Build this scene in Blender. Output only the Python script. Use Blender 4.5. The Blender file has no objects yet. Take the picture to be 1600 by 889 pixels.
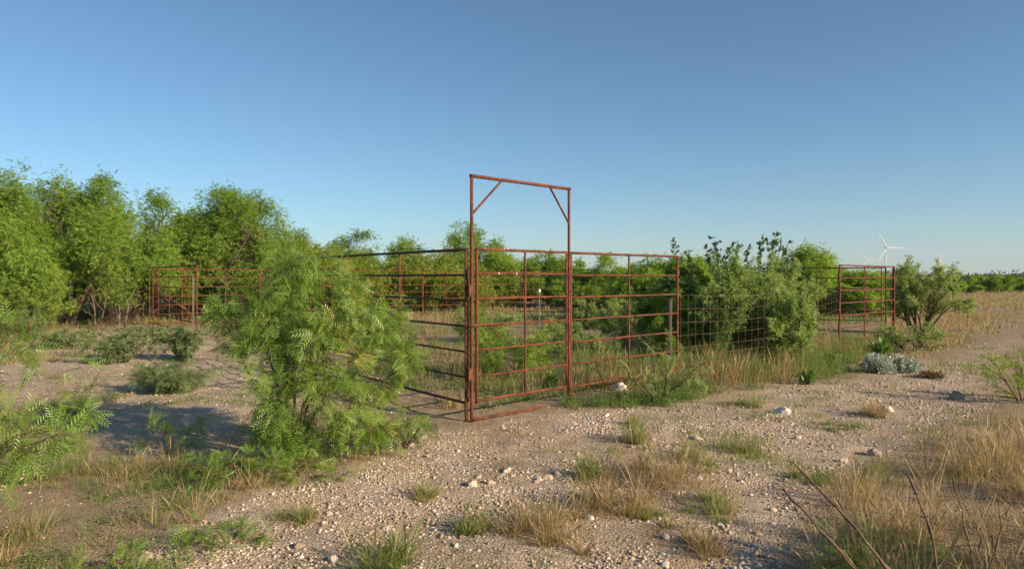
import bpy, math
import numpy as np
from mathutils import Vector, Matrix

CAMH = 1.505
FP = 1062.0          # focal length in photograph pixels (1600 wide)
HOR = 432.0
scene = bpy.context.scene
COL = scene.collection
PI = math.pi

# ------------------------------------------------------------------ utils
def norm(a):
    return a / np.maximum(np.linalg.norm(a, axis=-1, keepdims=True), 1e-9)

def _hash(ix, iy, s):
    n = (ix.astype(np.int64) * 374761393 + iy.astype(np.int64) * 668265263 + s * 1442695041) & 0xFFFFFFFF
    n = ((n ^ (n >> 13)) * 1274126177) & 0xFFFFFFFF
    n = n ^ (n >> 16)
    return (n & 0xFFFF) / 65535.0

def vnoise(x, y, s=0):
    x = np.asarray(x, float); y = np.asarray(y, float)
    ix = np.floor(x); iy = np.floor(y); fx = x - ix; fy = y - iy
    fx = fx * fx * (3 - 2 * fx); fy = fy * fy * (3 - 2 * fy)
    ix = ix.astype(np.int64); iy = iy.astype(np.int64)
    a = _hash(ix, iy, s); b = _hash(ix + 1, iy, s); c = _hash(ix, iy + 1, s); d = _hash(ix + 1, iy + 1, s)
    return (a * (1 - fx) + b * fx) * (1 - fy) + (c * (1 - fx) + d * fx) * fy

def sstep(a, b, v):
    t = np.clip((v - a) / (b - a), 0, 1)
    return t * t * (3 - 2 * t)

def gh(x, y):
    x = np.asarray(x, float); y = np.asarray(y, float)
    d = np.hypot(x, y)
    fade = 1 - sstep(60, 200, d)
    h = 0.05 * (vnoise(x * .45, y * .45, 3) - .5) + 0.028 * (vnoise(x * 1.5, y * 1.5, 4) - .5) \
        + 0.014 * (vnoise(x * 4.5, y * 4.5, 5) - .5) * (1 - sstep(12, 30, d))
    h = h - 0.05 * sstep(11, 16, d)
    # sandy hummock behind the big shrub, shallow wash on the left
    h = h + 0.07 * np.exp(-(((x + 2.9) / 1.2) ** 2 + ((y - 8.3) / .9) ** 2))
    h = h - 0.06 * np.exp(-(((x + 3.4) / 1.6) ** 2 + ((y - 6.0) / .9) ** 2))
    # keep level right at the gate line
    return h * fade

def gz(x, y):
    return float(gh(x, y))

def at(px, py):
    D = CAMH * FP / (py - HOR)
    return (px - 800) / FP * D, D

def pxy(x, y):
    return 800 + FP * x / y, HOR + CAMH * FP / y

def inpoly(px, py, poly):
    px = np.asarray(px); py = np.asarray(py)
    c = np.zeros(px.shape, bool); n = len(poly); j = n - 1
    for i in range(n):
        xi, yi = poly[i]; xj, yj = poly[j]
        if yi != yj:
            m = ((yi > py) != (yj > py)) & (px < (xj - xi) * (py - yi) / (yj - yi) + xi)
            c ^= m
        j = i
    return c

# ------------------------------------------------------------------ tagging
def tag(o, label=None, cat=None, group=None, kind=None):
    if label: o['label'] = label
    if cat: o['category'] = cat
    if group: o['group'] = group
    if kind: o['kind'] = kind
    return o

def thing(name, label, cat, loc=(0, 0, 0), rz=0.0, group=None, scale=None):
    o = bpy.data.objects.new(name, None)
    o.empty_display_size = .1
    COL.objects.link(o); o.location = loc; o.rotation_euler = (0, 0, rz)
    if scale is not None: o.scale = scale
    return tag(o, label, cat, group)

def mesh_from(name, V, Fs, mat=None, rnd=None, smooth=False):
    V = np.asarray(V, np.float32).reshape(-1, 3)
    Fs = [np.asarray(f, np.int32) for f in Fs if len(f)]
    me = bpy.data.meshes.new(name)
    me.vertices.add(len(V)); me.vertices.foreach_set('co', V.ravel())
    loops = np.concatenate([f.ravel() for f in Fs])
    tot = np.concatenate([np.full(len(f), f.shape[1], np.int32) for f in Fs])
    start = np.concatenate([[0], np.cumsum(tot)[:-1]]).astype(np.int32)
    me.loops.add(len(loops)); me.loops.foreach_set('vertex_index', loops)
    me.polygons.add(len(tot)); me.polygons.foreach_set('loop_start', start)
    me.polygons.foreach_set('loop_total', tot)
    if smooth: me.polygons.foreach_set('use_smooth', np.ones(len(tot), bool))
    me.update(calc_edges=True)
    if rnd is not None:
        a = me.attributes.new('rnd', 'FLOAT', 'POINT'); a.data.foreach_set('value', np.asarray(rnd, np.float32))
    if mat: me.materials.append(mat)
    return me

def obj(name, me, parent=None, loc=(0, 0, 0)):
    o = bpy.data.objects.new(name, me); COL.objects.link(o); o.parent = parent; o.location = loc
    return o

def copy_tree(o, parent=None):
    c = o.copy(); COL.objects.link(c); c.parent = parent
    for ch in o.children: copy_tree(ch, c)
    return c

# ------------------------------------------------------------------ materials
def mat_new(name):
    m = bpy.data.materials.new(name); m.use_nodes = True
    nt = m.node_tree; nt.nodes.clear()
    return m, nt, nt.nodes, nt.links

def ramp(nd, stops, interp='LINEAR'):
    r = nd.new('ShaderNodeValToRGB'); cr = r.color_ramp; cr.interpolation = interp
    while len(cr.elements) < len(stops): cr.elements.new(.5)
    for e, (p, c) in zip(cr.elements, stops):
        e.position = p; e.color = (*c, 1)
    return r

def leaf_mat(name, stops, trans=.35, rough=.55, spec=.25):
    m, nt, nd, lk = mat_new(name)
    at_ = nd.new('ShaderNodeAttribute'); at_.attribute_name = 'rnd'
    oi = nd.new('ShaderNodeObjectInfo')
    ad = nd.new('ShaderNodeMath'); ad.operation = 'MULTIPLY_ADD'
    lk.new(oi.outputs['Random'], ad.inputs[0]); ad.inputs[1].default_value = .16; lk.new(at_.outputs['Fac'], ad.inputs[2])
    sb = nd.new('ShaderNodeMath'); sb.operation = 'SUBTRACT'; lk.new(ad.outputs[0], sb.inputs[0]); sb.inputs[1].default_value = .08
    r = ramp(nd, stops); lk.new(sb.outputs[0], r.inputs[0])
    p = nd.new('ShaderNodeBsdfPrincipled'); lk.new(r.outputs[0], p.inputs['Base Color'])
    p.inputs['Roughness'].default_value = rough; p.inputs['Specular IOR Level'].default_value = spec
    t = nd.new('ShaderNodeBsdfTranslucent')
    hs = nd.new('ShaderNodeHueSaturation'); hs.inputs['Saturation'].default_value = 1.15; hs.inputs['Value'].default_value = 1.25
    lk.new(r.outputs[0], hs.inputs['Color']); lk.new(hs.outputs[0], t.inputs['Color'])
    mx = nd.new('ShaderNodeMixShader'); mx.inputs[0].default_value = trans
    lk.new(p.outputs[0], mx.inputs[1]); lk.new(t.outputs[0], mx.inputs[2])
    o = nd.new('ShaderNodeOutputMaterial'); lk.new(mx.outputs[0], o.inputs[0])
    return m

def noise_mat(name, c1, c2, c3=None, scale=8, rough=.8, bump=.3, bscale=40, spec=.3, metallic=0, stretch=None, c3scale=2.0, c3lo=.5, c3hi=.7):
    m, nt, nd, lk = mat_new(name)
    tc = nd.new('ShaderNodeTexCoord'); src = tc.outputs['Object']
    if stretch:
        mp = nd.new('ShaderNodeMapping'); mp.inputs['Scale'].default_value = stretch; lk.new(src, mp.inputs[0]); src = mp.outputs[0]
    n = nd.new('ShaderNodeTexNoise'); n.inputs['Scale'].default_value = scale; n.inputs['Detail'].default_value = 6; lk.new(src, n.inputs['Vector'])
    r = ramp(nd, [(.35, c1), (.65, c2)]); lk.new(n.outputs['Fac'], r.inputs[0]); colr = r.outputs[0]
    if c3:
        n3 = nd.new('ShaderNodeTexNoise'); n3.inputs['Scale'].default_value = c3scale; n3.inputs['Detail'].default_value = 8; n3.inputs['Roughness'].default_value = .7
        lk.new(src, n3.inputs['Vector'])
        r3 = ramp(nd, [(c3lo, (0, 0, 0)), (c3hi, (1, 1, 1))]); lk.new(n3.outputs['Fac'], r3.inputs[0])
        mx = nd.new('ShaderNodeMix'); mx.data_type = 'RGBA'; lk.new(r3.outputs[0], mx.inputs[0]); lk.new(colr, mx.inputs[6]); mx.inputs[7].default_value = (*c3, 1)
        colr = mx.outputs[2]
    p = nd.new('ShaderNodeBsdfPrincipled'); lk.new(colr, p.inputs['Base Color'])
    p.inputs['Roughness'].default_value = rough; p.inputs['Specular IOR Level'].default_value = spec; p.inputs['Metallic'].default_value = metallic
    nb = nd.new('ShaderNodeTexNoise'); nb.inputs['Scale'].default_value = bscale; nb.inputs['Detail'].default_value = 4; lk.new(src, nb.inputs['Vector'])
    b = nd.new('ShaderNodeBump'); b.inputs['Strength'].default_value = bump; b.inputs['Distance'].default_value = .01
    lk.new(nb.outputs['Fac'], b.inputs['Height']); lk.new(b.outputs[0], p.inputs['Normal'])
    o = nd.new('ShaderNodeOutputMaterial'); lk.new(p.outputs[0], o.inputs[0])
    return m

M = {}
M['rust'] = noise_mat('rust_red_pipe', (.115, .035, .017), (.22, .068, .030), (.05, .022, .015), scale=16, rough=.7, bump=.4, bscale=120, spec=.25, c3scale=6, c3lo=.48, c3hi=.66)
M['rust_dark_shade'] = noise_mat('dark_rust_and_shade_steel', (.045, .021, .016), (.085, .034, .023), (.028, .018, .015), scale=18, rough=.6, bump=.4, bscale=140, c3scale=6)  # dark rusted steel; on the left line's rails it paints their shade
M['chip'] = noise_mat('bare_paint_chip', (.55, .5, .45), (.7, .66, .6), scale=60, rough=.6, bump=.1)
M['wire'] = noise_mat('rusty_wire', (.10, .055, .038), (.17, .10, .07), (.2, .17, .14), scale=5, rough=.6, bump=.1, c3scale=3)
M['wood_grey'] = noise_mat('weathered_wood', (.05, .045, .032), (.10, .085, .06), scale=30, rough=.9, bump=.5, stretch=(1, 1, .15))
M['tpost'] = noise_mat('green_steel_post', (.05, .09, .06), (.09, .12, .08), (.12, .06, .04), scale=10, rough=.6, bump=.2)
M['tpost_grey'] = noise_mat('faded_steel_post', (.09, .085, .05), (.13, .12, .075), (.18, .1, .06), scale=10, rough=.6, bump=.2)
M['white'] = noise_mat('white_plastic', (.75, .75, .72), (.82, .82, .8), scale=10, rough=.5, bump=.02)
M['turbine'] = noise_mat('white_turbine_paint', (.62, .63, .64), (.68, .68, .68), scale=.2, rough=.45, bump=0)
M['bark'] = noise_mat('dark_mesquite_bark', (.055, .038, .028), (.13, .09, .065), scale=16, rough=.9, bump=.9, bscale=30, stretch=(1, 1, .3))
M['bark_red'] = noise_mat('red_brown_twig', (.13, .065, .038), (.22, .13, .08), scale=22, rough=.8, bump=.5, bscale=60)
M['bark_grey'] = noise_mat('dead_grey_wood', (.10, .07, .05), (.20, .15, .11), scale=22, rough=.9, bump=.5, bscale=60)
M['whip'] = noise_mat('thorny_whip_bark', (.09, .045, .025), (.20, .12, .065), (.07, .02, .012), scale=9, rough=.6, bump=.5, bscale=70, c3scale=6)
M['mesq'] = leaf_mat('mesquite_leaf', [(0, (.13, .21, .03)), (.45, (.24, .365, .055)), (.85, (.36, .475, .09)), (1, (.46, .50, .12))], .54)
M['olive'] = leaf_mat('olive_leaf', [(0, (.13, .17, .07)), (.5, (.22, .28, .11)), (1, (.34, .38, .17))], .45)
M['brush'] = leaf_mat('far_brush_leaf', [(0, (.055, .085, .035)), (1, (.12, .165, .06))], .3)
M['mesq_near'] = leaf_mat('near_mesquite_leaf', [(0, (.11, .175, .028)), (.5, (.20, .31, .048)), (.96, (.30, .41, .09)), (.99, (.30, .40, .10)), (1, (.42, .36, .07))], .42, .38, .55)
M['mesq_yel'] = leaf_mat('yellow_green_leaf', [(0, (.16, .22, .035)), (.5, (.27, .345, .055)), (1, (.40, .44, .09))], .48)
M['greyleaf'] = leaf_mat('grey_green_leaf', [(0, (.18, .25, .07)), (.5, (.29, .38, .11)), (1, (.44, .50, .19))], .52)
M['darkleaf'] = leaf_mat('dark_round_leaf', [(0, (.05, .085, .03)), (.6, (.085, .14, .045)), (1, (.16, .22, .07))], .3, .4, .4)
M['silver'] = leaf_mat('silver_felt_leaf', [(0, (.26, .32, .23)), (.5, (.42, .48, .38)), (1, (.56, .60, .50))], .2, .8, .1)
M['brightleaf'] = leaf_mat('bright_green_leaf', [(0, (.06, .14, .02)), (.6, (.11, .22, .03)), (1, (.2, .3, .05))], .35, .45, .35)
M['drygrass'] = leaf_mat('dry_grass', [(0, (.17, .125, .055)), (.4, (.36, .265, .13)), (.8, (.52, .395, .205)), (1, (.64, .51, .30))], .38, .6, .2)
M['midgrass'] = leaf_mat('half_green_grass', [(0, (.11, .17, .04)), (.5, (.20, .27, .07)), (.8, (.32, .35, .12)), (1, (.44, .39, .17))], .38, .6, .2)
M['greengrass'] = leaf_mat('green_ground_plants', [(0, (.09, .16, .035)), (.6, (.17, .26, .06)), (1, (.30, .36, .11))], .4, .55, .25)
M['redplant'] = leaf_mat('russet_leaf', [(0, (.12, .06, .03)), (.6, (.22, .13, .06)), (1, (.28, .21, .10))], .3, .6, .2)
M['flower'] = leaf_mat('yellow_petals', [(0, (.7, .42, .02)), (1, (.8, .55, .03))], .3, .5, .2)

def stone_mat():
    m, nt, nd, lk = mat_new('limestone_gravel')
    a = nd.new('ShaderNodeAttribute'); a.attribute_name = 'rnd'
    r = ramp(nd, [(0, (.22, .155, .105)), (.3, (.40, .31, .22)), (.6, (.56, .46, .355)), (.85, (.67, .59, .49)), (1, (.80, .75, .67))])
    lk.new(a.outputs['Fac'], r.inputs[0])
    tc = nd.new('ShaderNodeTexCoord')
    n = nd.new('ShaderNodeTexNoise'); n.inputs['Scale'].default_value = 45; n.inputs['Detail'].default_value = 5; lk.new(tc.outputs['Object'], n.inputs['Vector'])
    r2 = ramp(nd, [(.3, (.72, .68, .64)), (.7, (1.1, 1.1, 1.1))]); lk.new(n.outputs['Fac'], r2.inputs[0])
    mx = nd.new('ShaderNodeMix'); mx.data_type = 'RGBA'; mx.blend_type = 'MULTIPLY'; mx.inputs[0].default_value = 1
    lk.new(r.outputs[0], mx.inputs[6]); lk.new(r2.outputs[0], mx.inputs[7])
    p = nd.new('ShaderNodeBsdfPrincipled'); lk.new(mx.outputs[2], p.inputs['Base Color']); p.inputs['Roughness'].default_value = .9; p.inputs['Specular IOR Level'].default_value = .2
    b = nd.new('ShaderNodeBump'); b.inputs['Strength'].default_value = .5; b.inputs['Distance'].default_value = .01
    lk.new(n.outputs['Fac'], b.inputs['Height']); lk.new(b.outputs[0], p.inputs['Normal'])
    o = nd.new('ShaderNodeOutputMaterial'); lk.new(p.outputs[0], o.inputs[0])
    return m
M['stone'] = stone_mat()

def ground_mat():
    m, nt, nd, lk = mat_new('sandy_caliche_soil')
    tc = nd.new('ShaderNodeTexCoord'); g = tc.outputs['Object']
    def noise(sc, det=6, rough=.6):
        n = nd.new('ShaderNodeTexNoise'); n.inputs['Scale'].default_value = sc; n.inputs['Detail'].default_value = det
        n.inputs['Roughness'].default_value = rough; lk.new(g, n.inputs['Vector']); return n
    def mix(f, a, b, mode='MIX'):
        x = nd.new('ShaderNodeMix'); x.data_type = 'RGBA'; x.blend_type = mode
        if isinstance(f, float): x.inputs[0].default_value = f
        else: lk.new(f, x.inputs[0])
        for s, v in ((6, a), (7, b)):
            if isinstance(v, tuple): x.inputs[s].default_value = (*v, 1)
            else: lk.new(v, x.inputs[s])
        return x.outputs[2]
    n1 = noise(.8, 8); r1 = ramp(nd, [(.3, (.38, .28, .18)), (.5, (.51, .39, .262)), (.7, (.62, .49, .35))]); lk.new(n1.outputs[0], r1.inputs[0])
    n2 = noise(22, 6, .7); r2 = ramp(nd, [(.3, (.72, .68, .64)), (.7, (1.12, 1.12, 1.12))]); lk.new(n2.outputs[0], r2.inputs[0])
    c = mix(1.0, r1.outputs[0], r2.outputs[0], 'MULTIPLY')
    # fine pebbles in the soil
    v = nd.new('ShaderNodeTexVoronoi'); v.inputs['Scale'].default_value = 62; lk.new(g, v.inputs['Vector'])
    vs = nd.new('ShaderNodeSeparateColor'); lk.new(v.outputs['Color'], vs.inputs[0])
    rp = ramp(nd, [(0, (.22, .155, .11)), (.5, (.43, .33, .24)), (.85, (.57, .48, .385)), (1, (.70, .64, .56))]); lk.new(vs.outputs[0], rp.inputs[0])
    n3 = noise(1.7, 4); r3 = ramp(nd, [(.45, (0, 0, 0)), (.62, (.75, .75, .75))]); lk.new(n3.outputs[0], r3.inputs[0])
    c = mix(r3.outputs[0], c, rp.outputs[0])
    # litter / organic patches (attribute litter painted per vertex from the planting zones)
    la = nd.new('ShaderNodeAttribute'); la.attribute_name = 'litter'
    n4 = noise(6, 8, .75); r4 = ramp(nd, [(.35, (.21, .155, .09)), (.6, (.34, .25, .145)), (.75, (.22, .195, .09))]); lk.new(n4.outputs[0], r4.inputs[0])
    n5 = noise(3.1, 8, .8); ml = nd.new('ShaderNodeMath'); ml.operation = 'MULTIPLY_ADD'; lk.new(n5.outputs[0], ml.inputs[0]); ml.inputs[1].default_value = 1.2
    sub = nd.new('ShaderNodeMath'); sub.operation = 'SUBTRACT'; lk.new(la.outputs['Fac'], sub.inputs[0]); sub.inputs[1].default_value = .72; lk.new(sub.outputs[0], ml.inputs[2])
    cl = nd.new('ShaderNodeMath'); cl.operation = 'MULTIPLY'; cl.use_clamp = True; cl.inputs[1].default_value = 2.2; lk.new(ml.outputs[0], cl.inputs[0])
    cl2 = nd.new('ShaderNodeMath'); cl2.operation = 'MULTIPLY'; cl2.inputs[1].default_value = .85; lk.new(cl.outputs[0], cl2.inputs[0])
    c = mix(cl2.outputs[0], c, r4.outputs[0])
    p = nd.new('ShaderNodeBsdfPrincipled'); lk.new(c, p.inputs['Base Color']); p.inputs['Roughness'].default_value = .95; p.inputs['Specular IOR Level'].default_value = .12
    b1 = nd.new('ShaderNodeBump'); b1.inputs['Strength'].default_value = .8; b1.inputs['Distance'].default_value = .02; lk.new(n2.outputs[0], b1.inputs['Height'])
    b2 = nd.new('ShaderNodeBump'); b2.inputs['Strength'].default_value = .7; b2.inputs['Distance'].default_value = .012; b2.invert = True
    lk.new(v.outputs['Distance'], b2.inputs['Height']); lk.new(b1.outputs[0], b2.inputs['Normal']); lk.new(b2.outputs[0], p.inputs['Normal'])
    o = nd.new('ShaderNodeOutputMaterial'); lk.new(p.outputs[0], o.inputs[0])
    return m

# ------------------------------------------------------------------ zones (where what grows)
ROAD = [(150, 1000), (300, 830), (430, 770), (560, 730), (660, 680), (745, 662), (900, 642), (1060, 634), (1150, 612), (1330, 592), (1450, 570), (1530, 546),
        (1640, 512), (1640, 542), (1560, 590), (1560, 640), (1480, 680), (1340, 740), (1250, 820), (1200, 1000)]
SAND = [(30, 530), (150, 505), (330, 520), (440, 560), (470, 640), (400, 700), (330, 740), (220, 740), (150, 690), (60, 640), (-200, 640), (-200, 540)]
def road_w(x, y):
    px, py = pxy(x, np.maximum(y, .5))
    w = (vnoise(x * 1.6, y * 1.6, 21) - .5) * 40
    return inpoly(px + w, py + w * .4, ROAD)
def sand_w(x, y):
    px, py = pxy(x, np.maximum(y, .5))
    w = (vnoise(x * 1.6, y * 1.6, 22) - .5) * 60
    return inpoly(px + w, py + w * .3, SAND)

# ------------------------------------------------------------------ ground
def axis(lo, hi, step, far, g=1.09):
    a = list(np.arange(lo, hi, step)); s = step; v = a[-1]
    while v < far: s *= g; v += s; a.append(v)
    s = step; v = a[0]
    neg = []
    while v > -far: s *= g; v -= s; neg.append(v)
    return np.array(neg[::-1] + a)
gx = axis(-8, 9, .05, 7000); gy = axis(2.0, 12.5, .05, 7000)
X, Y = np.meshgrid(gx, gy); Z = gh(X, Y)
Z = np.where(np.hypot(X, Y) < 14, Z + .012 * (vnoise(X * 11, Y * 11, 9) - .5) + .02 * np.maximum(vnoise(X * 6.3, Y * 6.3, 10) - .6, 0), Z)
nx, ny = len(gx), len(gy)
V = np.stack([X, Y, Z], -1).reshape(-1, 3)
ii = (np.arange(ny - 1)[:, None] * nx + np.arange(nx - 1)[None]).ravel()
Fq = np.stack([ii, ii + 1, ii + nx + 1, ii + nx], 1)
gm = mesh_from('ground', V, [Fq], ground_mat(), smooth=True)
Yp = np.maximum(Y, .6)
lit = np.zeros_like(X); _r = np.random.default_rng(2)
for _ in range(14):
    dx, dy = _r.normal(0, .22, 2) ; sc_ = np.clip(Yp / 6, .5, 6)
    xx, yy = X + dx * sc_, np.maximum(Yp + dy * sc_ * 1.5, .6)
    lit += np.where(sand_w(xx, yy), .12, np.where(road_w(xx, yy), .1, .72)) / 14
lit = np.where((Y < .8) | (np.abs(X) > Y * 1.2 + 3), .6, lit)
lit = lit * np.where(np.hypot(X, Y) > 60, .85, 1)
a = gm.attributes.new('litter', 'FLOAT', 'POINT'); a.data.foreach_set('value', lit.ravel().astype(np.float32))
tag(obj('ground', gm), kind='structure')

# ------------------------------------------------------------------ stones
def ico(sub):
    import bmesh
    bm = bmesh.new(); bmesh.ops.create_icosphere(bm, subdivisions=sub, radius=1)
    v = np.array([q.co[:] for q in bm.verts]); f = np.array([[q.index for q in t.verts] for t in bm.faces]); bm.free()
    return v, f
ICO1 = ico(1); ICO2 = ico(2); ICO3 = ico(3)

def rand_rot(rng, n, tilt=1.0):
    az = rng.uniform(0, 2 * PI, n); ca, sa = np.cos(az), np.sin(az)
    Rz = np.zeros((n, 3, 3)); Rz[:, 0, 0] = ca; Rz[:, 0, 1] = sa; Rz[:, 1, 0] = -sa; Rz[:, 1, 1] = ca; Rz[:, 2, 2] = 1
    b = rng.normal(0, .35 * tilt, n); cb, sb = np.cos(b), np.sin(b)
    Rx = np.zeros((n, 3, 3)); Rx[:, 0, 0] = 1; Rx[:, 1, 1] = cb; Rx[:, 1, 2] = sb; Rx[:, 2, 1] = -sb; Rx[:, 2, 2] = cb
    return Rx @ Rz

def stone_shape(rng, tmpl):
    v, f = tmpl
    v = v.copy()
    for _ in range(rng.integers(6, 11)):                # chop with random planes for angular faces
        n = norm(rng.normal(size=3)); d = rng.uniform(.45, .85)
        s = v @ n; over = np.maximum(s - d, 0); v -= over[:, None] * n
    v *= (1 + .06 * rng.normal(size=(len(v), 1)))
    return v * np.array([1.0, rng.uniform(.65, .95), rng.uniform(.45, .75)])

def gravel(n, D0, D1, a, tmpl, s0, s1, keep, seed):
    rng = np.random.default_rng(seed)
    u = rng.random(n); D = (D0 ** (1 - a) + u * (D1 ** (1 - a) - D0 ** (1 - a))) ** (1 / (1 - a))
    x = rng.uniform(-1, 1, n) * (D * .84 + .8)
    k = keep(x, D, rng); x = x[k]; D = D[k]; n = len(x)
    s = s0 * (s1 / s0) ** (rng.random(n) ** 2.6)
    NT = 9; shapes = [stone_shape(rng, tmpl) for _ in range(NT)]
    which = rng.integers(0, NT, n); R = rand_rot(rng, n)
    SH = np.stack(shapes)[which] * (s[:, None, None] * np.array([1, 1, 1]))
    Vv = np.einsum('nij,njk->nik', SH, R)
    z = gh(x, D) + s * rng.uniform(-.15, .25, n)
    Vv = Vv + np.stack([x, D, z], -1)[:, None]
    nv = SH.shape[1]
    Ff = (tmpl[1][None] + (np.arange(n) * nv)[:, None, None]).reshape(-1, 3)
    r = np.repeat(np.clip(rng.beta(2.2, 2.4, n), 0, 1), nv)
    return Vv.reshape(-1, 3), Ff, r

def keep_road(x, y, rng):
    r = road_w(x, y); s = sand_w(x, y)
    nz = vnoise(x * 1.1, y * 1.1, 31) * .55 + vnoise(x * 3.3, y * 3.3, 32) * .45
    p = np.where(r, np.clip((nz - .26) * 3.2, .12, 1), np.where(s, np.clip((nz - .45) * 1.4, .05, .5), np.clip((nz - .5) * .6, .01, .15)))
    # smoother compacted wheel patches, bottom left and right
    px, py = pxy(x, y)
    soft = np.exp(-(((px - 420) / 130) ** 2 + ((py - 820) / 50) ** 2)) + np.exp(-(((px - 1250) / 130) ** 2 + ((py - 840) / 60) ** 2))
    return rng.random(len(x)) < p * (1 - .7 * np.clip(soft, 0, 1))
def merge(parts):
    Vs, Fs, Rs = [], [], []; o = 0
    for v, f, r in parts:
        Vs.append(v); Fs.append(f + o); Rs.append(r); o += len(v)
    return np.concatenate(Vs), np.concatenate(Fs), np.concatenate(Rs)
GV = merge([gravel(170000, 2.5, 7.5, .7, ICO1, .005, .020, keep_road, 1),
            gravel(120000, 6.5, 17, .9, ICO1, .008, .026, keep_road, 2)])
tag(obj('gravel', mesh_from('gravel', GV[0], [GV[1]], M['stone'], GV[2])), 'loose pale limestone gravel spread over the caliche track', 'gravel', kind='stuff')
GV = merge([gravel(2600, 2.6, 12, .6, ICO2, .018, .042, keep_road, 3)])
tag(obj('pebbles', mesh_from('pebbles', GV[0], [GV[1]], M['stone'], GV[2])), 'coarser rounded pebbles lying among the gravel', 'pebbles', kind='stuff')
GV = gravel(2500, 14, 60, 1.2, ICO1, .02, .06, lambda x, y, r: (r.random(len(x)) < .5) & (vnoise(x * .4, y * .4, 8) > .45), 4)
tag(obj('far_stones', mesh_from('far_stones', GV[0], [GV[1]], M['stone'], GV[2])), 'pale stones strewn over the ground beyond the pens', 'stones', kind='stuff')

ROCKS = [  # px, py(base), half width in photo px, colour, label
    (1221, 648, 13, .93, 'largest whitish limestone rock on the track beyond the grass tufts'),
    (1383, 641, 12, .88, 'pale angular rock beside the small straw tuft on the right of the track'),
    (1366, 709, 11, .35, 'brown rounded rock on the right of the gravel track'),
    (793, 734, 10, .62, 'smooth tan rock alone on the gravel below the gate'),
    (738, 756, 10, .66, 'angular tan rock left of a grey one in the middle of the gravel'),
    (766, 753, 8, .5, 'greyish rock right of an angular tan one in the middle of the gravel'),
    (659, 684, 10, .86, 'whitish rock beside the foot of the big green shrub'),
    (640, 694, 8, .7, 'pale rock under the right edge of the big green shrub'),
    (636, 856, 10, .68, 'tan rounded rock beside the grass tuft near the bottom edge'),
    (603, 822, 8, .75, 'small pale block of stone above the bottom grass tuft'),
    (1182, 699, 9, .45, 'grey rock beside a low tuft right of the middle of the track'),
    (1090, 686, 9, .84, 'whitish rock above the wide straw coloured tuft'),
    (855, 746, 9, .6, 'tan flat rock at the left edge of the wide straw tuft'),
    (970, 612, 12, .9, 'cream boulder in the weeds at the foot of the pipe panel'),
    (1318, 721, 8, .8, 'white pebble sized rock beside the low green strip on the track'),
    (1497, 622, 13, .3, 'flat grey slab in front of the small shrub at the right edge'),
    (1247, 684, 7, .7, 'small pale stone between two low green cushions on the track'),
    (1532, 690, 12, .25, 'dark brown stone at the edge of the dry grass patch'),
    (920, 808, 8, .9, 'white stone near the bottom middle of the track'),
    (1040, 838, 9, .72, 'tan stone below the sprawling tufts near the bottom edge'),
    (228, 870, 12, .5, 'grey stone at the bottom left between green seedlings'),
    (520, 872, 9, .8, 'whitish stone by the bottom edge left of the grass tuft'),
]
for i, (px, py, hw, c, lab) in enumerate(ROCKS):
    rng = np.random.default_rng(100 + i)
    x, y = at(px, py); s = hw / FP * y * 1.05
    v = stone_shape(rng, ICO3) * s * np.array([1, 1, 1.1])
    v += (vnoise(v[:, 0] * 60 + 9, v[:, 1] * 60 + v[:, 2] * 50, i)[:, None] - .5) * s * .16
    o = obj('rock', mesh_from('rock', v, [ICO3[1]], M['stone'], np.full(len(v), c)), loc=(x, y, gz(x, y) + s * .18))
    o.rotation_euler = (0, 0, rng.uniform(0, 6)); tag(o, lab, 'rock', 'single rocks on the ground')

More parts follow.
